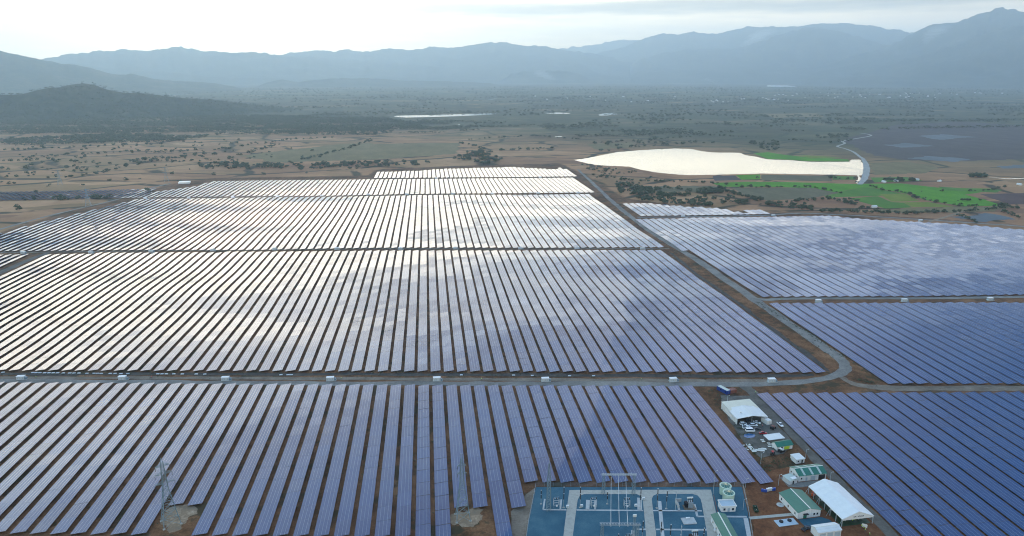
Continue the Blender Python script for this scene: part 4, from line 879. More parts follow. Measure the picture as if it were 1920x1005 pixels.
for wd_ in (.55, .5, .5, 0, .2, 0, .5, .42, .48, .4, .3, .5, .42):                 # worn dark lettering, too small to read
    if wd_: tx.box(x, x + wd_ * .3, -dd / 2 - .09, -dd / 2 - .055, EA + .35, EA + .95); tx.box(x + wd_ * .3, x + wd_, -dd / 2 - .09, -dd / 2 - .055, EA + .35 + r_.choice((0, .38)), EA + .55 + r_.choice((0, .38)))
    x += max(wd_, .3) * .62 + .12
tx.build('lettering', M['cloth'], gb)
MB().prism([(-w / 2, EA - .05), (w / 2, EA - .05), (0, EA + RI - .1)], dd / 2 - .05, dd / 2 + .05, 'y').build('gable_panel', M['tent'], t)
for i in range(nb + 1):
    y = -dd / 2 + dd * i / nb
    for s in (-1, 1):
        q = MB(); x0 = s * w / 2
        for k in range(7): q.box(x0 - .14, x0 + .14, y - .14, y + .14, k * .6 - .1, k * .6 + .3)
        q.box(x0 - .09, x0 + .09, y - .09, y + .09, -.4, EA); q.build('post', M['tube'], t)
    if i % 2 == 0: MB().bar((-w / 2 - .1, y, 3.9), (-w / 2 - 2.3, y - .3, -.1), .07).build('brace', M['tube'], t)
MB().box(-w / 2 + .3, w / 2 - .3, -dd / 2 + .3, dd / 2 - .3, .0, .12).build('floor', M['dark_green'], t)
for k in range(9):
    a, b_ = (k % 3 - 1) * w * .27, (-.36 + .3 * (k // 3)) * dd
    q = MB().box(a - 1.0, a + 1.0, b_ - .45, b_ + .45, .78, .86).build('trestle_table', M['trim'], None); q.location = loc; q.rotation_euler = (0, 0, rz)
    tag(q, 'pale trestle table under the white tent', 'table', 'trestle tables under the tent'); l = MB()
    for sx in (-.85, .85): l.box(a + sx - .04, a + sx + .04, b_ - .38, b_ + .38, .12, .779)
    l.build('leg', M['steel'], q)
# loose things of the yard
def lying(name, label, cat, p, group=None, rz=0.0, dz=0.0): return empty(name, pix(*p, dz), rz, label, cat, group)
SL = [(1403, 835), (1406.2, 839.4), (1410, 843), (1413.6, 847), (1420.7, 845), (1426, 843.6), (1429.3, 846), (1432.5, 842.7), (1429, 826), (1431.5, 829), (1441, 831.8), (1443, 834.2), (1447, 833.2), (1442.6, 838.2), (1450.3, 839.6), (1394.5, 836), (1398.5, 841.5), (1402, 844.5)]
for i, p in enumerate(SL):
    t = lying('pallet', ('pale flat pallet in the short line at the yard edge', 'pale flat pallet scattered in front of the green shelter', 'small pale board lying beside the last panel row')[0 if i < 8 else 1 if i < 15 else 2], 'pallet', p, ('pallets lined up in the yard', 'pallets near the green shelter', 'boards beside the panel row')[0 if i < 8 else 1 if i < 15 else 2], random.uniform(-.2, .2) - .1)
    s = 1.0 if i < 8 else .75 if i < 15 else .5; d_ = MB()
    for k in range(5): d_.box(-1.25 * s, 1.25 * s, (-.85 + k * .36) * s, (-.85 + k * .36 + .3) * s, .42, .47)
    d_.build('deck', M['trim'], t); k_ = MB()
    for yy in (-.75, 0, .75): k_.box(-1.2 * s, 1.2 * s, yy * s - .06, yy * s + .06, .02, .42)
    k_.build('runner', M['brown'], t)
PS = [(62, 699.5), (68, 699.5), (75, 699.5), (84, 700), (92, 700), (100, 700), (108, 700), (119, 700.5), (131, 700.5), (139, 700.5), (148, 700.5), (163, 701), (176, 701), (183, 701), (190, 701.2), (207, 701.2), (216, 701.2), (227, 701.5), (240, 701.5), (296, 702), (304, 702), (312, 702), (326, 702), (342, 702.3), (368, 702.3), (384, 702.5), (6, 699), (527, 703.5), (540, 703.5), (546, 703.5), (865, 704), (963, 704.5), (998, 705), (1068, 705.5), (1113, 705.5)]
prev = None
for p in PS:
    t = lying('panel_stack', 'low grey-blue stack of spare panels lying along the road ditch', 'panel stack', p, 'spare panel stacks along the road', random.uniform(-.08, .08), .1)
    MB().box(-1.05, 1.05, -.55, .55, .0, .16).build('skid', M['brown'], t); MB().box(-1.0, 1.0, -.5, .5, .165, .62).build('panels', M['station'], t)
t = lying('water_tank_set', 'row of blue drums with white tanks on the red earth', 'drums', (1440, 921)); put(t, t.location); bpy.data.objects.remove(t)
for k, (px0, py0) in enumerate(((1429, 921.5), (1432.5, 922.3), (1449, 920), (1452, 919.2), (1436, 922.6))):
    t = lying('plastic_drum', 'blue plastic drum among white tanks on red earth by the fence', 'drum', (px0, py0), 'blue drums by the substation fence')
    MB().lathe([(.0, 0), (.5, 0), (.55, .1), (.55, .45), (.58, .5), (.55, .55), (.55, 1.0), (.58, 1.05), (.55, 1.1), (.52, 1.4), (0, 1.42)], 14).build('body', M['blue_plastic'], t, True); MB().lathe([(0, 1.42), (.12, 1.42), (.12, 1.5), (0, 1.5)], 8, (.25, 0)).build('cap', M['white_plain'], t)
for k, (px0, py0) in enumerate(((1438.5, 921), (1442, 920.2), (1445.6, 919.6))):
    t = lying('liquid_tank', 'white cube tank in a cage among the blue drums', 'tank', (px0, py0), 'white cube tanks among the drums', -.12)
    MB().box(-.5, .5, -.45, .45, .15, 1.6).build('body', M['white_plain'], t); c_ = MB()
    for z_ in (.3, .8, 1.3): c_.box(-.53, .53, -.49, -.455, z_, z_ + .05); c_.box(-.54, -.51, -.48, .48, z_, z_ + .05); c_.box(.51, .54, -.48, .48, z_, z_ + .05)
    c_.build('cage', M['steel'], t); MB().box(-.55, .55, -.5, .5, 0, .14).build('skid', M['blue_plastic'], t)
t = lying('waste_skip', 'dark green waste skip alone on the red earth', 'skip', (1416.5, 957), None, 1.35)
MB().add([(-1.7, -.8, 0), (1.7, -.8, 0), (1.7, .8, 0), (-1.7, .8, 0), (-2.2, -.95, 1.4), (2.2, -.95, 1.4), (2.2, .95, 1.4), (-2.2, .95, 1.4), (-2.05, -.85, 1.38), (2.05, -.85, 1.38), (2.05, .85, 1.38), (-2.05, .85, 1.38), (-1.6, -.7, .2), (1.6, -.7, .2), (1.6, .7, .2), (-1.6, .7, .2)],
         [(3, 2, 1, 0), (0, 1, 5, 4), (1, 2, 6, 5), (2, 3, 7, 6), (3, 0, 4, 7), (4, 5, 9, 8), (5, 6, 10, 9), (6, 7, 11, 10), (7, 4, 8, 11), (9, 13, 12, 8), (10, 14, 13, 9), (11, 15, 14, 10), (8, 12, 15, 11), (12, 13, 14, 15)]).build('body', M['dark_green'], t)
for s in (-1, 1): MB().bar((s * 1.2, 0, 1.15), (s * 1.2, s * 0, 1.62), .09).build('lug', M['trim'], t)
t = lying('septic_slab', 'grey concrete slab with two dark round hatches below the hall', 'slab', (1474, 980), None, .07)
MB().box(-4.9, 4.9, -2.3, 2.3, -.3, .28).build('slab', M['station'], t)
for s in (-1, 1):
    q = MB().lathe([(0, .285), (.95, .285), (.95, .75), (.8, .78), (0, .78)], 18, (s * 2.1, .7)).build('hatch', M['dark'], t)
t = lying('manhole_cover', 'pale round concrete cover on red earth beside the green-roofed hall', 'cover', (1463, 947))
MB().lathe([(0, -.2), (1.75, -.2), (1.75, .22), (1.6, .28), (0, .3)], 22).build('ring', M['trench'], t); MB().lathe([(0, .3), (.5, .3), (.5, .4), (0, .42)], 14).build('lid', M['steel'], t)
ribbon('footpath', [(1405, 972), (1450, 968), (1500, 963.5)], 2.0, M['concrete'], .16)
sheet('apron', [(1497, 975), (1540, 970), (1556, 975), (1566, 984), (1540, 996), (1512, 990)], M['subgravel'], .15, jag=.5, step=3)
sheet('apron', [(1462, 896), (1478, 888), (1498, 905), (1552, 899), (1560, 906), (1500, 914), (1478, 913)], M['gravel'], .15, jag=.5, step=3)
t = lying('notice_board', 'white notice board on legs outside the tent opening', 'board', (1620, 990), None, -.5)
for s in (-1, 1): MB().box(s * .95 - .05, s * .95 + .05, -.05, .05, -.2, 2.3).build('leg', M['steel'], t)
MB().box(-1.0, 1.0, -.1, -.055, .6, 2.25).build('panel', M['white_plain'], t)
t = lying('notice_board', 'narrow white board standing right of the notice board', 'board', (1624, 991), None, -.5)
MB().box(-.05, .05, -.05, .05, -.2, 2.0).build('leg', M['steel'], t); MB().box(-.35, .35, -.1, -.055, .4, 1.95).build('panel', M['white_plain'], t)
LP = [((1363, 761), 7.0, 'slim lamp pole behind the cream-roofed shed'), ((1426, 870), 6.5, 'slim lamp pole beside the last front panel row'), ((1459, 911), 6.3, 'thick white pole beside the annex'), ((1556, 902), 5, 'slim lamp pole between warehouse and road'), ((1397.5, 914), 5, 'short pole at the substation corner'), ((1393, 957), 6, 'slim pole inside the substation fence'), ((1337, 927), 13, 'tall thin lamp pole at the substation road corner'), ((1510, 860), 5.5, 'slim pole beside the compound road')]
for p, h, lab in LP:
    t = lying('lamp_pole', lab, 'lamp pole', p); MB().bar((0, 0, -.4), (0, 0, h), .13, 8, .08).build('pole', M['tube'], t)
    MB().bar((0, 0, h - .1), (.9, 0, h + .15), .05, 6).build('arm', M['tube'], t); MB().box(.75, 1.35, -.13, .13, h + .12, h + .24).build('lamp_head', M['trim'], t)

# ------------------------------------------------------------------ vehicles
def loft(secs, n):
    m_ = MB(); vs = [p for s in secs for p in s]; k = len(secs)
    return m_.add(vs, [(i * n + j, i * n + (j + 1) % n, (i + 1) * n + (j + 1) % n, (i + 1) * n + j) for i in range(k - 1) for j in range(n)] + [tuple(range(n - 1, -1, -1)), tuple(range((k - 1) * n, k * n))])
def ring(x, hw, z0, z1, ch): return [(x, -hw, z0 + ch), (x, -hw + ch, z0), (x, hw - ch, z0), (x, hw, z0 + ch), (x, hw, z1 - ch), (x, hw - ch * 1.6, z1), (x, -hw + ch * 1.6, z1), (x, -hw, z1 - ch)]
CARS = {'sedan': ([(-2.25, .78, .45, .86), (-2.1, .86, .3, .95), (-1.2, .9, .28, .98), (.8, .9, .28, .96), (1.7, .88, .3, .86), (2.2, .74, .42, .7)], [(-1.75, .70, .95), (-1.0, .64, 1.42), (.2, .64, 1.44), (1.05, .70, .95)], 1.35),
        'suv': ([(-2.3, .84, .5, 1.0), (-2.15, .92, .36, 1.08), (-1.2, .95, .34, 1.1), (.9, .95, .34, 1.1), (1.9, .92, .36, 1.0), (2.3, .8, .5, .85)], [(-2.15, .78, 1.08), (-1.85, .74, 1.72), (.3, .74, 1.75), (1.15, .80, 1.08)], 1.4),
        'pickup': ([(-2.65, .84, .5, 1.02), (-2.5, .92, .38, 1.08), (-.7, .94, .36, 1.08), (.9, .94, .36, 1.1), (2.1, .92, .38, 1.02), (2.6, .8, .5, .86)], [(-.75, .78, 1.08), (-.5, .74, 1.7), (.55, .74, 1.72), (1.25, .80, 1.08)], 1.65),
        'van': ([(-2.7, .9, .45, 1.2), (-2.6, .97, .34, 1.3), (-1.2, .98, .32, 1.3), (1.4, .98, .32, 1.28), (2.3, .95, .34, 1.05), (2.65, .82, .45, .9)], [(-2.62, .86, 1.28), (-2.5, .82, 2.15), (1.2, .82, 2.18), (2.0, .88, 1.2)], 1.7)}
def car(kind, paint, p, rz, label, group=None):
    low, top, wx = CARS[kind]; t = empty('car' if kind in ('sedan', 'suv') else kind, pix(*p, .15), rz, label, {'sedan': 'car', 'suv': 'car', 'pickup': 'pickup', 'van': 'van'}[kind], group)
    loft([ring(x, hw, z0, z1, .1) for x, hw, z0, z1 in low], 8).build('body', paint, t)
    loft([[(x, -hw, z), (x, hw, z), (x, hw - .02, zb), (x, -hw + .02, zb)] for x, hw, z, zb in [(a, b_, c if i in (1, 2) else c + .02, low[2][3] - .06) for i, (a, b_, c) in enumerate(top)]], 4).build('window', M['glass'], t)
    (x1, h1, z1), (x2, h2, z2) = top[1], top[2]
    MB().add([(x1 - .08, -h1 - .03, z1 + .005), (x2 + .1, -h2 - .03, z2 + .005), (x2 + .1, h2 + .03, z2 + .005), (x1 - .08, h1 + .03, z1 + .005), (x1, -h1 + .06, z1 + .08), (x2, -h2 + .06, z2 + .08), (x2, h2 - .06, z2 + .08), (x1, h1 - .06, z1 + .08)], [(3, 2, 1, 0), (4, 5, 6, 7), (0, 1, 5, 4), (1, 2, 6, 5), (2, 3, 7, 6), (3, 0, 4, 7)]).build('roof', paint, t)
    if kind == 'pickup': MB().box(-2.45, -.85, -.72, .72, 1.082, 1.10).build('cargo_bed', M['dark'], t)
    for sx in (-1, 1):
        for sy in (-1, 1):
            cx, cy = sx * wx, sy * .82; wv = MB(); k = 14
            vs = [(cx + .34 * math.cos(a * 2 * math.pi / k), cy + o * .12, .34 + .34 * math.sin(a * 2 * math.pi / k)) for o in (-1, 1) for a in range(k)]
            wv.add(vs, [(a, (a + 1) % k, k + (a + 1) % k, k + a) for a in range(k)] + [tuple(range(k)), tuple(range(2 * k - 1, k - 1, -1))]); o = wv.build('wheel', M['tyre'], t)
            rv = MB(); vs = [(cx + .2 * math.cos(a * 2 * math.pi / k), cy + sy * oo, .34 + .2 * math.sin(a * 2 * math.pi / k)) for oo in (.121, .135) for a in range(k)]
            rv.add(vs, [(a, (a + 1) % k, k + (a + 1) % k, k + a) for a in range(k)] + [tuple(range(k, 2 * k))]); rv.build('rim', M['rim'], o)
    xf = low[-1][0]; zf = low[-1][3]
    for sy in (-1, 1):
        MB().box(xf - .22, xf + .02, sy * .58 - .16, sy * .58 + .16, zf - .17, zf - .03).build('headlight', M['lamp_glass'], t); MB().box(low[0][0] - .02, low[0][0] + .1, sy * .66 - .1, sy * .66 + .1, low[0][3] - .26, low[0][3] - .06).build('tail_light', M['tail'], t)
    return t
PK = 'cars parked before the open shed'
for kd, m_, p, rz, lab in (('suv', 'paint_white', (1394, 796.5), -.12, 'white car farthest to one side of the upper parked line'), ('sedan', 'paint_white', (1398.5, 800), -.12, 'white car parked between the first white car and white van'), ('suv', 'paint_dark', (1407, 796.5), -.12, 'dark car parked in the upper line between two white cars'),
                           ('suv', 'paint_white', (1413, 799), -.12, 'pale car parked in the middle of the group beside dark one'), ('pickup', 'paint_white', (1400.5, 803.6), -.1, 'white pickup parked directly behind the white van'), ('van', 'paint_white', (1406.5, 809), -.12, 'tall white van at the near end of the parked cars'),
                           ('sedan', 'paint_dark', (1419, 805.6), -.12, 'dark car parked beside the white van'), ('sedan', 'paint_white', (1419, 793.5), -.75, 'white car parked slantwise apart from the others'), ('suv', 'paint_dark', (1404, 790.5), -.05, 'dark car tucked under the edge of the open shed roof'),
                           ('sedan', 'paint_red', (1430.5, 813.5), -.1, 'red car in front of the white canopy')): car(kd, M[m_], p, rz, lab, PK)
car('pickup', M['paint_white'], (1462.6, 797.5), -1.55, 'white pickup driving alone on the compound road')
car('pickup', M['paint_dark'], (1511, 993), .35, 'dark pickup parked beside the white storage shed')
def tractor(p, rz, label, m_):
    t = empty('tractor', pix(*p, .12), rz, label, 'tractor'); MB().box(-.1, 1.9, -.38, .38, .75, 1.35).build('bonnet', m_, t); MB().box(-1.3, 0, -.6, .6, .6, 1.0).build('chassis', M['dark'], t); MB().box(-1.2, -.5, -.3, .3, 1.0, 1.5).build('seat', M['dark'], t)
    c_ = MB()
    for sx in (-1.2, -.1):
        for sy in (-.55, .55): c_.bar((sx, sy, 1.0), (sx, sy, 2.3), .05)
    c_.build('cab_frame', M['steel'], t); MB().box(-1.4, .1, -.7, .7, 2.3, 2.4).build('roof', m_, t)
    for cx, r_, sy in ((-.9, .8, -1), (-.9, .8, 1), (1.4, .48, -1), (1.4, .48, 1)):
        k = 16; wv = MB(); cy = sy * .8; wv.add([(cx + r_ * math.cos(a * 2 * math.pi / k), cy + o * .2, r_ + r_ * math.sin(a * 2 * math.pi / k)) for o in (-1, 1) for a in range(k)], [(a, (a + 1) % k, k + (a + 1) % k, k + a) for a in range(k)] + [tuple(range(k)), tuple(range(2 * k - 1, k - 1, -1))]); wv.build('wheel', M['tyre'], t)
tractor((1448.5, 852), 1.0, 'red tractor standing below the green shelter', M['red']); tractor((1464.5, 847.5), .4, 'pale small tractor beside the lime board shelter', M['trim']); tractor((1449, 804), .6, 'small rusty loader between white container and canopy', M['red_box'])
t = lying('forklift', 'orange forklift under the far corner of the tent', 'forklift', (1525, 930), None, .5)
MB().box(-1.2, .7, -.6, .6, .4, 1.2).build('body', M['orange'], t); MB().box(-1.3, -.4, -.6, .6, 1.2, 1.7).build('counterweight', M['orange'], t); MB().box(-.9, .5, -.6, .6, 2.3, 2.4).build('roof', M['orange'], t); q = MB()
for sx in (-.85, .45):
    for sy in (-.55, .55): q.bar((sx, sy, 1.2), (sx, sy, 2.3), .05)
q.build('cab_frame', M['steel'], t)
for sy in (-.35, .35): MB().box(.75, .9, sy - .06, sy + .06, .1, 2.6).build('mast', M['steel'], t); MB().box(.9, 2.0, sy - .07, sy + .07, .12, .2).build('fork', M['steel'], t)
for cx in (-.8, .4):
    for sy in (-1, 1): MB().prism([(cx + .36 * math.cos(a * .4488), .36 + .36 * math.sin(a * .4488)) for a in range(14)], sy * .5 - .12, sy * .5 + .12, 'y').build('wheel', M['tyre'], t)

# ------------------------------------------------------------------ people
def person_mesh(seed):
    r = random.Random(seed); st = r.uniform(.10, .24)
    J = {'pel': (0, 0, .95), 'chest': (.02, 0, 1.28), 'neck': (.02, 0, 1.47), 'head0': (.03, 0, 1.55), 'head': (.05, 0, 1.70)}; rad = {'pel': .15, 'chest': .165, 'neck': .06, 'head0': .075, 'head': .09}
    E_ = [('pel', 'chest'), ('chest', 'neck'), ('neck', 'head0'), ('head0', 'head')]
    for s, sg in (('L', 1), ('R', -1)):
        f_ = st * sg; J.update({'hip' + s: (0, .1 * sg, .88), 'kn' + s: (f_ * .6 + .03, .11 * sg, .5), 'an' + s: (f_, .11 * sg, .09), 'toe' + s: (f_ + .17, .12 * sg, .04), 'sh' + s: (.01, .19 * sg, 1.40), 'el' + s: (-f_ * .5 - .02, .25 * sg, 1.12), 'wr' + s: (-f_ + .10, .26 * sg, .88), 'pm' + s: (-f_ + .12, .26 * sg, .81)})
        rad.update({'hip' + s: .095, 'kn' + s: .06, 'an' + s: .045, 'toe' + s: .04, 'sh' + s: .065, 'el' + s: .045, 'wr' + s: .03, 'pm' + s: .032})
        E_ += [('pel', 'hip' + s), ('hip' + s, 'kn' + s), ('kn' + s, 'an' + s), ('an' + s, 'toe' + s), ('chest', 'sh' + s), ('sh' + s, 'el' + s), ('el' + s, 'wr' + s), ('wr' + s, 'pm' + s)]
        bx_, by_, bz_ = J['pm' + s]
        for k, (dx_, ln) in enumerate(((.03, .075), (.01, .085), (-.012, .08), (-.034, .062))):
            a, b_ = f'f{k}a{s}', f'f{k}b{s}'; J[a] = (bx_ + dx_, by_, bz_ - ln * .55); J[b_] = (bx_ + dx_ * 1.1 + .012, by_ - .012 * sg, bz_ - ln); rad[a] = .009; rad[b_] = .008; E_ += [('pm' + s, a), (a, b_)]
        J['th' + s] = (bx_ + .052, by_ - .01 * sg, bz_ - .02); rad['th' + s] = .01; E_.append(('pm' + s, 'th' + s))
    ks = list(J); me = bpy.data.meshes.new('person'); me.from_pydata([J[k] for k in ks], [(ks.index(a), ks.index(b_)) for a, b_ in E_], []); me.materials.append(M['cloth']); o = bpy.data.objects.new('person', me); C.objects.link(o)
    m_ = o.modifiers.new('skin', 'SKIN'); sv_ = me.skin_vertices[0].data
    for i, k in enumerate(ks): sv_[i].radius = (rad[k], rad[k]); sv_[i].use_root = (k == 'pel')
    o.modifiers.new('smooth', 'SUBSURF').levels = 1; o.modifiers[-1].render_levels = 1
    return o
def person(p, rz, label, vest, group=None, seed=0):
    t = empty('person', pix(*p, .15), rz, label, 'person', group); b_ = person_mesh(seed); b_.name = 'body'; b_.parent = t
    MB().lathe([(.13, .98), (.185, 1.0), (.20, 1.2), (.205, 1.36), (.15, 1.45), (.10, 1.46)], 12, (.01, 0)).build('vest', vest, t, True)
    MB().lathe([(.0, 1.50), (.07, 1.51), (.098, 1.60), (.10, 1.70), (.07, 1.78), (0, 1.80)], 12, (.05, 0)).build('head', M['skin'], t, True)
    MB().lathe([(.13, 1.70), (.135, 1.715), (.115, 1.73), (.11, 1.79), (.07, 1.85), (0, 1.87)], 14, (.05, 0)).build('helmet', M['helmet'], t, True)
PG = 'workers in bright vests around the tent'
for k, (p, lab) in enumerate((((1615, 989), 'person in yellow-green vest standing nearest the notice board'), ((1619, 992.5), 'person in yellow-green vest, middle of three in a line'), ((1621.8, 997), 'person in yellow-green vest at the end of the line outside the tent'), ((1595, 977.5), 'person in yellow-green vest under the tent front, first of a pair'), ((1597.6, 979), 'person in yellow-green vest under the tent front, second of a pair'), ((1602, 978), 'person in yellow-green vest alone under the tent mouth'), ((1613, 973), 'person in yellow-green vest deep inside the tent'),
                              ((1620, 974.5), 'person in yellow-green vest in the tent beside the far post'), ((1630, 1005), 'person in yellow-green vest walking on the red earth by the road'))): person(p, random.uniform(0, 6), lab, M['hivis'], PG, k)
for k, (p, lab, v_) in enumerate((((68, 709.5), 'person in green vest walking by the first station', 'hivis'), ((285, 709.5), 'person in red vest on the road between two stations', 'redvest'), ((640, 711.5), 'person in green vest beside a pale inverter station', 'hivis'), ((903, 713), 'person in green vest alone on the cross road', 'hivis'), ((1203, 713.5), 'person in green vest on the road before the shed compound', 'hivis'), ((1416, 738), 'person in green vest at the head of the compound road', 'hivis'), ((1465, 562), 'person in green vest on the upper side road', 'hivis'), ((1429.5, 800.5), 'person in dark clothes crossing the car park', 'redvest'))): person(p, random.uniform(0, 6), lab, M[v_], 'workers along the plant roads', 20 + k)
# ------------------------------------------------------------------ inverter stations
st = empty('inverter_station', (0, 0, 0)); MB().box(-3.6, 4.2, -1.7, 1.7, -.6, .35).build('plinth', M['concrete'], st); MB().box(-3.1, 2.4, -1.25, 1.25, .352, 3.0).build('cabinet', M['station'], st)
MB().box(-3.3, 2.6, -1.45, 1.45, 3.003, 3.2).build('roof', M['white_plain'], st)
for x in (-2.3, -.4, 1.5):
    q = MB().box(x - .7, x + .7, -1.3, -1.253, .5, 2.7).build('door', M['white_plain'], st); l_ = MB()
    for k in range(5): l_.box(x - .5, x + .5, -1.34, -1.302, .75 + k * .38, .95 + k * .38)
    l_.build('louvre', M['louvre'], q)
MB().box(2.7, 3.9, -1.0, 1.0, .352, 2.0).build('transformer', M['louvre'], st)
SROAD = [('front cross road', [(41, 711.5), (231, 712), (424, 713.3), (620.5, 713.5), (820, 714), (1023, 715), (1262.5, 715.3), (1447, 716.3)]), ('second cross road', [(44.5, 475.5), (171, 474.8), (284, 473), (399, 470.8), (515, 469), (632, 468), (751, 468), (854, 467.4), (976, 467.4), (1082, 466.8), (1205, 467.4)]),
         ('third cross road', [(273, 373), (354, 372.3), (437, 371), (520, 369.6), (603, 368), (690, 366), (763, 365.4), (849, 364.4), (923, 364), (1009, 363), (1084, 362.6)]), ('farthest cross road', [(818, 335), (1013, 333.3)]), ('side road right of the bend', [(1534.5, 567), (1696, 565.5), (1856, 563)]), ('track below the rice fields', [(1281, 407), (1450, 405), (1726, 414.8)])]
first = True
for rd, ps in SROAD:
    for i, p in enumerate(ps, 1):
        o = st if first else copy_tree(st); first = False; put(o, pix(*p), random.uniform(-.03, .03) - .02); o.scale = (.86, .86, .86); tag(o, f'pale inverter station on the {rd}, {nth(i)} from its left end'.replace('from its left end', 'counted left to right'), 'inverter station', 'inverter stations along the roads')

# ------------------------------------------------------------------ lattice towers
def lattice(mb, w0, w1, z0, z1, n, r, rb):
    c_ = lambda w, z: [(sx * w / 2, sy * w / 2, z) for sx, sy in ((-1, -1), (1, -1), (1, 1), (-1, 1))]
    zs = [z0 + (z1 - z0) * (1 - (1 - k / n) ** 1.25) for k in range(n + 1)]; ws = [w0 + (w1 - w0) * (z - z0) / (z1 - z0) for z in zs]; K = [c_(w, z) for w, z in zip(ws, zs)]
    for k in range(n):
        for j in range(4):
            a, b_, c2, d_ = K[k][j], K[k][(j + 1) % 4], K[k + 1][(j + 1) % 4], K[k + 1][j]
            mb.bar(a, d_, r); mb.bar(a, c2, rb); mb.bar(b_, d_, rb); mb.bar(d_, c2, rb)
    return mb
def height_for(p, ytop):
    b_ = pix(*p); h = 5.0
    while proj((b_[0], b_[1], b_[2] + h))[1] > ytop and h < 90: h += .1
    return h
def pylon(p, ytop, w0, label, arms, rz=0.0, r=.11, horn=False):
    h = height_for(p, ytop); t = empty('power_pylon', pix(*p), rz, label, 'pylon', None); mid = h * .55; wm_ = max(1.3, w0 * .30)
    lattice(lattice(MB(), w0, wm_, 0, mid, 5, r, r * .55), wm_, 1.1, mid, h * .93, 7, r * .85, r * .5).build('lattice_body', M['lattice'], t)
    for s in ((-1, -1), (1, -1), (1, 1), (-1, 1)): MB().box(s[0] * w0 / 2 - .5, s[0] * w0 / 2 + .5, s[1] * w0 / 2 - .5, s[1] * w0 / 2 + .5, -.6, .35).build('foot', M['concrete'], t)
    for z, L in arms:
        z *= h
        for s in (-1, 1):
            q = MB()
            for sy in (-.5, .5): q.bar((s * .5, sy, z), (s * L, 0, z + .1), r * .7); q.bar((s * .5, sy, z + 1.3), (s * L, 0, z + .15), r * .55)
            for k in range(1, 4): q.bar((s * (.5 + (L - .5) * k / 4), 0, z + .05), (s * (.5 + (L - .5) * (k - .5) / 4), 0, z + 1.3 * (1 - (k - .5) / 4)), r * .4)
            a = q.build('cross_arm', M['lattice'], t); MB().lathe([(0, -1.9), (.09, -1.9)] + [(.15 if k % 2 else .07, -1.8 + k * .16) for k in range(11)] + [(0, -.02)], 8).build('insulator', M['glass'], a).location = (s * (L - .1), 0, z)
    q = MB()
    for sx, sy in ((-1, -1), (1, -1), (1, 1), (-1, 1)): q.bar((sx * .55, sy * .55, h * .93), (sx * (.55 if horn else .08), sy * .06, h), r * .6)
    if horn:
        q.bar((-.55, 0, h), (.55, 0, h), r * .6)
    q.build('peak', M['lattice'], t); return t
pylon((321, 980), 859, 7.2, 'tall lattice pylon on the pale patch at the front left panel rows', [(.62, 4.2), (.76, 3.6), (.88, 3.0)], .5, .14)
pylon((868, 971), 851.5, 6.4, 'slender blue-grey lattice pylon on the pale patch among front rows', [(.70, 2.2), (.82, 2.0)], .05, .14, True)
for p, yt, lab in (((113, 346.5), 318, 'faint distant pylon standing alone on the tan field'), ((312.5, 340), 312, 'distant pylon beside the white roof at the field edge'), ((166, 386), 352, 'distant pylon in the bushes just behind the plant track')): pylon(p, yt, 8, lab, [(.6, 6), (.74, 6), (.88, 5)], .3, .13)
# ------------------------------------------------------------------ substation
SUB = [(1005, 913.5), (1200, 913.3), (1391, 913), (1402, 960), (1415, 1045), (980, 1045), (990, 985)]
sheet('substation_yard', SUB, M['subgravel'], .13, step=8)
def strip(name, pts, w, m_, dz): return ribbon(name, pts, w, m_, dz, across=2)
def straight(name, a, b_, w, m_, dz):
    a, b_ = pix(*a)[:2], pix(*b_)[:2]; n = (b_ - a) / np.hypot(*(b_ - a)); n = np.array((-n[1], n[0])) * w / 2
    V = [(*(q), float(terrain(*q)) + dz) for q in (a - n, b_ - n, b_ + n, a + n)]
    return tag(MB().add(V, [(0, 1, 2, 3)]).build(name, m_, None), kind='structure')
sheet('concrete_road', [(1067.5, 919.5), (1200, 919), (1333, 918.6), (1342, 960), (1354, 1045), (1331, 1045), (1325.5, 1000), (1316, 945), (1313.5, 936), (1308, 929.5), (1298, 926.6), (1232, 926.6), (1225, 930), (1222, 936), (1224, 955), (1230, 1000), (1232, 1045), (1211, 1045), (1211, 1000), (1207, 955), (1205, 938), (1202, 931), (1194, 927), (1095, 927), (1087, 930), (1083, 938), (1080, 960), (1074, 1005), (1071, 1045), (1052, 1045), (1057, 1000), (1062, 960)], M['concrete'], .18, step=6)
for a, b_, w in (((1018, 956), (1062, 956.5), 1.0), ((1081, 956.8), (1206, 957.8), 1.0), ((1224, 957.8), (1316, 958.4), 1.0), ((1193, 993), (1211, 993.2), 1.1), ((1230, 993.3), (1325, 994), 1.1), ((1345, 969), (1400, 969.5), 1.2), ((1021.5, 936), (1018.5, 956), .8), ((1052.5, 937), (1050.5, 956), .8), ((1102.5, 938), (1101.5, 956.5), 1.8), ((1116.5, 938), (1115.5, 956.5), 1.0), ((1199, 934), (1199.5, 957.5), 2.2),
                ((1236.5, 940), (1245.5, 1040), 1.7), ((1269.5, 940), (1273.5, 958), 1.1), ((1302, 946), (1307.5, 969), 1.1), ((1307.5, 969), (1321, 969), 1.1), ((1398, 972), (1411, 1040), 2.0), ((1187, 995), (1186, 1040), 1.6)): straight('cable_trench', a, b_, w, M['trench'], .19)
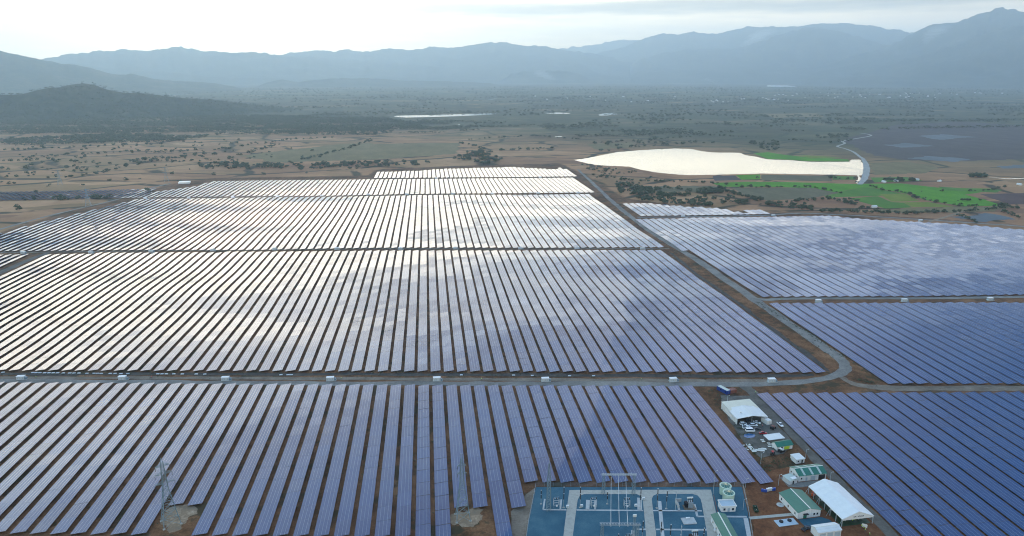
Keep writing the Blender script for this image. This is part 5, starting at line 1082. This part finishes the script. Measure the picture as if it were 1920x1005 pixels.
def post_ins(p, ytop, label, rz=0, frac=.6, r=.26):
    h = height_for(p, ytop); t = empty('insulator_post', pix(*p), rz, label, 'insulator', 'dark insulator posts of the substation'); hb = h * (1 - frac)
    MB().box(-.5, .5, -.5, .5, -.3, .2).build('foundation', M['concrete'], t); MB().bar((0, 0, .2), (0, 0, hb), .13, 8).build('support', M['steel'], t); segs = 2
    L = (h - hb) / segs
    for k in range(segs):
        z0 = hb + k * L; pr = [(0, z0)] + [(r if i % 2 else r * .6, z0 + .02 + (L * .88) * i / 14) for i in range(15)] + [(0, z0 + L * .89)]
        MB().lathe(pr, 10).build('porcelain', M['black_ins'], t); MB().lathe([(0, z0 + L * .892), (r * .9, z0 + L * .892), (r * .9, z0 + L), (0, z0 + L)], 10).build('cap', M['tube'], t)
for p, yt, lab in (((1014.5, 945), 919, 'dark insulator post at the outer corner left of the mast'), ((1056.7, 952), 913, 'dark insulator post beside the first concrete road'), ((1087.5, 952), 913, 'dark insulator post just inside the rounded road corner'), ((1138.5, 945), 922, 'short dark insulator post below the gantry beam'), ((1200, 953), 914, 'tall dark insulator post against the middle road, far bay'), ((1231.5, 953), 916, 'dark insulator post right after the middle road'), ((1249, 954), 920, 'slim dark insulator post before the transformer'),
                   ((1204, 1012), 977, 'tall dark insulator post of the near bay by the middle road'), ((1238.5, 1012), 977, 'dark insulator post of the near bay on the cable trench'), ((1256, 1016), 983, 'slim dark insulator post of the near bay'), ((1159, 1025), 1001, 'dark insulator post under the near gantry beam'), ((1318, 1022), 990, 'dark insulator post at the near bay end by the right road')): post_ins(p, yt, lab)
for p, yt, lab in (((1266, 956), 921, 'pale slim bus post before the transformer'), ((1276, 1014), 984, 'pale slim bus post of the near bay')):
    h = height_for(p, yt); t = empty('bus_post', pix(*p), 0, lab, 'post', None); MB().bar((0, 0, -.2), (0, 0, h), .12, 8).build('pole', M['tube'], t)
    for k in (.35, .6, .85): MB().lathe([(0, h * k), (.28, h * k), (.28, h * k + .3), (0, h * k + .3)], 10).build('insulator', M['tube'], t)
def switch_frame(p, label, h=5.0, w=2.6, dp=1.6):
    t = empty('disconnector', pix(*p), 0, label, 'disconnector', 'disconnector frames of the substation'); q = MB()
    for sx in (-1, 1):
        for sy in (-1, 1): q.bar((sx * w / 2, sy * dp / 2, -.2), (sx * w / 2, sy * dp / 2, h * (.8 if sy > 0 else .8)), .11)
    for z in (.3 * h, .55 * h, .8 * h):
        for sy in (-1, 1): q.bar((-w / 2, sy * dp / 2, z), (w / 2, sy * dp / 2, z), .1)
        for sx in (-1, 1): q.bar((sx * w / 2, -dp / 2, z), (sx * w / 2, dp / 2, z), .09)
    q.build('frame', M['tube'], t)
    for sx in (-1, 0, 1):
        MB().lathe([(0, h * .8), (.16, h * .8)] + [(.2 if i % 2 else .12, h * .8 + .1 + i * .12) for i in range(9)] + [(0, h * .8 + 1.2)], 8, (sx * w / 2.2, 0)).build('insulator', M['black_ins'], t)
    MB().bar((-w / 2, 0, h * .8 + 1.25), (w / 2, 0, h * .8 + 1.25), .07).build('contact_arm', M['tube'], t); MB().box(-.4, .4, -dp / 2 - .5, -dp / 2 - .12, .9, 1.7).build('control_box', M['white_plain'], t)
for p, lab in (((1043, 950), 'pale steel disconnector frame beside the corner mast'), ((1113, 950), 'pale steel disconnector frame below the gantry, nearer the first road'), ((1175, 951), 'pale steel disconnector frame below the gantry, nearer the middle road'), ((1179, 1020), 'pale steel disconnector frame under the near gantry beam')): switch_frame(p, lab)
for p, lab in (((1090.5, 952), 'small white cabinet by the first road'), ((1206.5, 938), 'small white cabinet under the far insulator posts'), ((1192, 951), 'white cabinet on a stand left of the middle road'), ((1064, 953), 'small white cabinet on the trench end')):
    t = empty('control_cabinet', pix(*p), 0, lab, 'cabinet'); MB().box(-.6, .6, -.35, .35, .5, 1.7).build('body', M['white_plain'], t); MB().box(-.5, .5, -.38, -.352, .6, 1.6).build('door', M['station'], t); MB().box(-.08, .08, -.08, .08, -.2, .499).build('leg', M['steel'], t)
def gantry(pl, pr, ytop, label):
    a, b_ = pix(*pl), pix(*pr); h = height_for(pl, ytop); d_ = b_ - a; L = math.hypot(d_[0], d_[1]); t = empty('gantry', a, math.atan2(d_[1], d_[0]), label, 'gantry')
    for x in (0, L): lattice(MB(), 1.5, .9, 0, h, 7, .07, .045).build('column', M['lattice'], t).location = (x, 0, 0)
    q = MB(); n = 14
    for sy in (-.4, .4):
        for zz in (0, .7): q.bar((-1.2, sy, h + zz), (L + 1.2, sy, h + zz), .07)
    for k in range(n):
        x0, x1 = -1.2 + (L + 2.4) * k / n, -1.2 + (L + 2.4) * (k + 1) / n
        for sy in (-.4, .4): q.bar((x0, sy, h + (0 if k % 2 else .7)), (x1, sy, h + (.7 if k % 2 else 0)), .05)
        q.bar((x0, -.4, h + .7), (x1, .4, h + .7), .045)
    q.build('beam', M['tube'], t)
    for k in (.24, .48, .72): MB().lathe([(0, h - .9), (.09, h - .9)] + [(.16 if i % 2 else .08, h - .85 + i * .1) for i in range(8)] + [(0, h - .02)], 8, (L * k, 0)).build('insulator', M['tube'], t)
    return t, h, L
g1, h1, L1 = gantry((1131, 927), (1187.5, 927.3), 891, 'far lattice gantry with beam at the substation edge rows')
g2, h2, L2 = gantry((1128, 1021), (1194, 1021.5), 984, 'near lattice gantry with long beam at the photo bottom')
for k in (.24, .48, .72):
    def at(g_, L, h): a = g_.rotation_euler.z; return Vector(g_.location) + Vector((math.cos(a) * L * k, math.sin(a) * L * k, h - .95))
    a, b_ = at(g1, L1, h1), at(g2, L2, h2); q = MB(); pts = [a.lerp(b_, i / 10) + Vector((0, 0, -1.2 * math.sin(math.pi * i / 10))) for i in range(11)]
    for u_, v_ in zip(pts, pts[1:]): q.bar(u_, v_, .11, 6)
    tag(q.build('busbar', M['tube'], None), {.24: 'pale overhead busbar between the two gantries, nearest the first road', .48: 'pale overhead busbar between the two gantries, central one', .72: 'pale overhead busbar between the two gantries, nearest the middle road'}[k], 'busbar', 'overhead busbars of the substation')
t = empty('lattice_mast', pix(1028.5, 957), 0, 'slim lattice lightning mast at the left of the substation', 'mast'); hh = height_for((1028.5, 957), 859)
lattice(MB(), 1.9, 1.5, 0, hh * .55, 7, .1, .06).build('lattice_body', M['lattice'], t); lattice(MB(), 1.5, .35, hh * .55, hh * .9, 7, .08, .05).build('upper_lattice', M['lattice'], t).location = (0, 0, 0); MB().bar((0, 0, hh * .9), (0, 0, hh), .06).build('lightning_rod', M['tube'], t)
t = empty('lattice_mast', pix(1188, 1004), 0, 'short lattice mast between the gantries near the middle road', 'mast'); hh = height_for((1188, 1004), 965); lattice(MB(), 1.0, .8, 0, hh * .9, 8, .06, .04).build('lattice_body', M['lattice'], t); MB().box(-.8, .8, -.3, .3, hh * .9, hh).build('lamp_head', M['trim'], t)
def transformer(p, label):
    t = empty('power_transformer', pix(*p, .15), -.03, label, 'transformer'); MB().box(-3, 2.6, -2.0, 1.8, -.3, .25).build('plinth', M['dirtway'], t); MB().box(-1.1, 1.3, -1.1, 1.1, .252, 3.1).build('tank', M['steel'], t)
    q = MB()
    for k in range(7): q.box(-2.5, -1.15, -1.1 + k * .33, -1.1 + k * .33 + .14, .7, 3.0)
    q.build('radiator', M['black_ins'], t); MB().bar((-1.2, .9, 4.6), (1.6, .9, 4.6), .42, 14).build('conservator', M['trim'], t)
    for x in (-.8, .1, 1.0): MB().lathe([(0, 3.1), (.2, 3.1)] + [(.22 if i % 2 else .13, 3.2 + i * .16) for i in range(12)] + [(0, 5.3)], 9, (x, -.4)).build('bushing', M['black_ins'], t)
    for x in (-1, 1.2): MB().box(x - .06, x + .06, .84, .96, 3.102, 4.3).build('bracket', M['steel'], t)
transformer((1293, 951), 'blue-grey power transformer on its plinth in the far bay'); transformer((1302, 1014), 'blue-grey power transformer of the near bay below the pale pad')
q = empty('fire_wall', pix(1276, 949), -.02, 'pale U-shaped low wall frame beside the far transformer', 'wall'); MB().box(-1.4, 1.4, 3.0, 3.25, -.2, 2.0).build('back_wall', M['trench'], q); MB().box(-1.65, -1.402, -2.2, 3.25, -.2, 2.0).build('side_wall', M['trench'], q)
t = empty('equipment_pad', pix(1292, 978), -.03, 'flat pale concrete pad with white lid between the transformers', 'pad'); MB().box(-3.2, 3.0, -2.2, 2.4, -.2, .5).build('slab', M['trench'], t); MB().box(-.8, 1.0, 1.6, 2.3, .502, .8).build('lid', M['white_plain'], t)
for k, p in enumerate(((1359, 925), (1365, 938.5))):
    t = empty('water_tank', pix(*p), 0, ('pale green round tank standing farther from the pump house', 'pale green round tank directly behind the pump house')[k], 'tank', 'round water tanks of the substation')
    H_ = 4.3; MB().lathe([(0, -.2), (2.75, -.2), (2.75, H_), (2.9, H_ + .02), (2.9, H_ + .25), (2.7, H_ + .26)] , 28).build('shell', M['tank'], t, False)
    rf = MB().lathe([(2.68, H_ + .15), (1.2, H_ + .55), (.4, H_ + .75), (0, H_ + .75)], 28).build('roof', M['tank_roof'], t); MB().lathe([(0, H_ + .76), (.45, H_ + .76), (.5, H_ + 1.05), (0, H_ + 1.2)], 12).build('vent', M['cream'], rf); rr = MB()
    for a in range(8): c2, s2 = math.cos(a * math.pi / 4), math.sin(a * math.pi / 4); rr.bar((.4 * c2, .4 * s2, H_ + .80), (2.65 * c2, 2.65 * s2, H_ + .22), .045)
    rr.build('rafter', M['cream'], rf); ld = MB()
    for sx in (-.2, .2): ld.bar((-2.85, sx, 0), (-2.85, sx, H_ + .5), .04)
    for i in range(12): ld.bar((-2.85, -.2, .3 + i * .36), (-2.85, .2, .3 + i * .36), .03)
    ld.build('ladder', M['steel'], t)
loc, rz, w, dd = fp((1352.5, 960.5), (1379, 959.5), (1375, 948)); t = empty('pump_house', loc, rz, 'small flat-roofed white pump house before the round tanks', 'building')
MB().box(-w / 2, w / 2, -dd / 2, dd / 2, -.3, 2.9).build('wall', M['white_plain'], t); rf = MB().box(-w / 2 - .3, w / 2 + .3, -dd / 2 - .3, dd / 2 + .3, 2.903, 3.05).build('roof', M['station'], t); q = MB()
for a in ((-w / 2 - .3, w / 2 + .3, -dd / 2 - .3, -dd / 2 - .1), (-w / 2 - .3, w / 2 + .3, dd / 2 + .1, dd / 2 + .3), (-w / 2 - .3, -w / 2 - .1, -dd / 2 - .1, dd / 2 + .1), (w / 2 + .1, w / 2 + .3, -dd / 2 - .1, dd / 2 + .1)): q.box(*a, 3.052, 3.5)
q.build('parapet', M['white_plain'], rf); opening(t, 'front', 0, 0, 1, 2.1, w, dd, 'door', M['station']); opening(t, 'front', -w * .3, .9, 1, 1.2, w, dd); opening(t, 'front', w * .3, .9, 1, 1.2, w, dd)
t, w, dd = gable('control_building', 'long white control building with dark green roof inside the substation', 'building', fp((1366, 1042), (1393, 1041), (1375.5, 977)), 3.8, .95, 'y', M['white'], M['green_roof'], .3)
for k in range(5): opening(t, 'left', -dd * .38 + k * dd * .19, 1.2, 1.0, 1.2, w, dd)
for k in range(2): MB().box(-w / 2 - .9, -w / 2 - .06, dd * (.2 - .2 * k) - .5, dd * (.2 - .2 * k) + .5, .3, 1.3).build('air_conditioner', M['white_plain'], t)
def fence(name, pts, label, h=2.2, gap=3.0):
    L = [pix(*p) for p in pts]; o3 = L[0]; t = empty(name, o3, 0, label, 'fence'); wire = MB(); n_ = 0
    for a, b_ in zip(L, L[1:]):
        D_ = np.hypot(*(b_ - a)[:2]); k = max(1, int(D_ / gap))
        for i in range(k):
            p0, p1 = a + (b_ - a) * i / k - o3, a + (b_ - a) * (i + 1) / k - o3
            MB().box(p0[0] - .05, p0[0] + .05, p0[1] - .05, p0[1] + .05, p0[2] - .3, p0[2] + h).build('post', M['steel'], t)
            for z in (.25, .7, 1.15, 1.6, 2.05): wire.bar(p0 + (0, 0, z), p1 + (0, 0, z), .022, 3)
    wire.build('wire', M['steel'], t); return t
fence('substation_fence', [(983, 1040), (991, 980), (1004.5, 912), (1200, 911.8), (1392.5, 911.5), (1403, 958), (1416, 1040)], 'wire mesh fence round the blue gravel substation', gap=4.2)
pipe = MB(); P_ = [pix(1338, 928, .4), pix(1345, 958, .4), pix(1349, 975, .4)]
for a, b_ in zip(P_, P_[1:]): pipe.bar(a, b_, .12, 8)
tag(pipe.build('fire_main', M['red_box'], None), 'thin red pipe along the right concrete road', 'pipe')
# ------------------------------------------------------------------ houses far off
hs = empty('farmhouse', (0, 0, 0)); MB().prism([(-3, 0), (3, 0), (3, 3), (0, 4.6), (-3, 3)], -5, 5, 'y').build('wall', M['white_plain'], hs); MB().prism([(-3.6, 2.7), (0, 4.65), (3.6, 2.7), (3.6, 2.85), (0, 4.8), (-3.6, 2.85)], -5.4, 5.4, 'y').build('roof', M['white_roof'], hs)
HP = [((1657, 342), 'white-roofed farmhouse beside trees next to the dam'), ((1680, 340.5), 'blue-grey farmhouse under trees above the rice fields'), ((1639, 389), 'pale farmhouse at the lower edge of the rice fields'), ((1719, 338), 'small farmhouse on the bank above the rice'), ((1761, 340.5), 'bright white house on the dry field'), ((1911, 347), 'long pale farmhouse at the far right stream')]
rr = random.Random(9); VP_ = [(rr.uniform(1450, 1880), rr.uniform(174, 184)) for _ in range(46)] + [(rr.uniform(1330, 1480), rr.uniform(183, 192)) for _ in range(16)] + [(rr.uniform(1000, 1300), rr.uniform(180, 192)) for _ in range(12)]
for i, (p, lab) in enumerate(HP + [(p, None) for p in VP_]):
    o = hs if i == 0 else copy_tree(hs); big = .75 if lab else rr.uniform(.8, 1.7); put(o, pix(*p), rr.uniform(0, 3.1)); o.scale = (big, big, big)
    tag(o, lab or 'tiny pale house among the trees of the far village', 'house', None if lab else 'houses of the far village')
for pts, lab in (([(343, 345), (356, 342.5)], 'long low white roof beside the track at the plant corner'),):
    t, w, dd = mono('field_shed', lab, 'shed', fp((334, 345.3), (355, 344.6), (355, 342.6)), 3, 3.4, M['white'], M['white_roof'])
t, w, dd = mono('factory_shed', 'very long white factory roof at the foot of the far mountains', 'building', fp((1455, 163), (1491, 163), (1491, 162)), 9, 12, M['white'], M['white_plain'])
# ------------------------------------------------------------------ smoke of field fires
smm = bpy.data.materials.new('thin_smoke'); smm.use_nodes = True; smm.node_tree.nodes.clear(); g = NG(smm.node_tree); v_ = g.n('ShaderNodeVolumePrincipled'); v_.inputs['Color'].default_value = (.9, .93, .95, 1); v_.inputs['Density'].default_value = .0011
smm.node_tree.links.new(v_.outputs[0], g.n('ShaderNodeOutputMaterial').inputs['Volume'])
def smoke(pts, D, r0, r1, label):
    W = []
    for x, y in pts:
        r_ = ray(x, y); W.append(Vector((r_[0], r_[1], r_[2])) * (D / math.hypot(r_[0], r_[1])) + Vector((0, 0, CAM_H)))
    L = smooth_line([np.array(w_) for w_ in W], 5); n = 12; V, F = [], []
    for i, p in enumerate(L):
        f_ = i / (len(L) - 1); r_ = r0 + (r1 - r0) * f_; r_ *= .85 + .3 * math.sin(i * 1.9)
        if i == len(L) - 1: r_ *= .25
        for k in range(n): a = 2 * math.pi * k / n; V.append((p[0] + r_ * math.cos(a) * (1 + .2 * math.sin(3 * a + i)), p[1] + r_ * 1.3 * math.sin(a), p[2] + .35 * r_ * math.sin(a + 1)))
    m_ = len(L); F = [(i * n + k, i * n + (k + 1) % n, (i + 1) * n + (k + 1) % n, (i + 1) * n + k) for i in range(m_ - 1) for k in range(n)]
    mb = MB().add(V, F + [tuple(range(n - 1, -1, -1)), tuple(range((m_ - 1) * n, m_ * n))]); tag(mb.build('smoke_plume', smm, None, True), label, 'smoke')
smoke([(1341, 156), (1335, 153), (1328, 150), (1322, 147)], 8200, 10, 45, 'small white smoke streak rising from the plain below the mountains')
smoke([(1388, 88), (1398, 83), (1412, 76), (1425, 66), (1438, 58)], 13600, 60, 260, 'wide pale smoke drifting over the middle ridge')
smoke([(1735, 82), (1741, 72), (1752, 62), (1762, 50)], 12300, 40, 170, 'pale smoke column against the big right mountain')
smoke([(1045, 149), (1034, 147), (1020, 141), (1008, 133)], 11300, 30, 120, 'faint smoke over the central foothills')
# ------------------------------------------------------------------ air
hm = bpy.data.materials.new('hazy_air'); hm.use_nodes = True; hm.node_tree.nodes.clear(); g = NG(hm.node_tree)
pv_ = g.n('ShaderNodeVolumePrincipled'); pv_.inputs['Color'].default_value = (.62, .81, .98, 1); pv_.inputs['Density'].default_value = 8.0e-5; pv_.inputs['Anisotropy'].default_value = .62
hm.node_tree.links.new(pv_.outputs[0], g.n('ShaderNodeOutputMaterial').inputs['Volume'])
tag(MB().box(-25500, 25500, -2600, 27000, -40, 1750).build('haze', hm), kind='stuff')
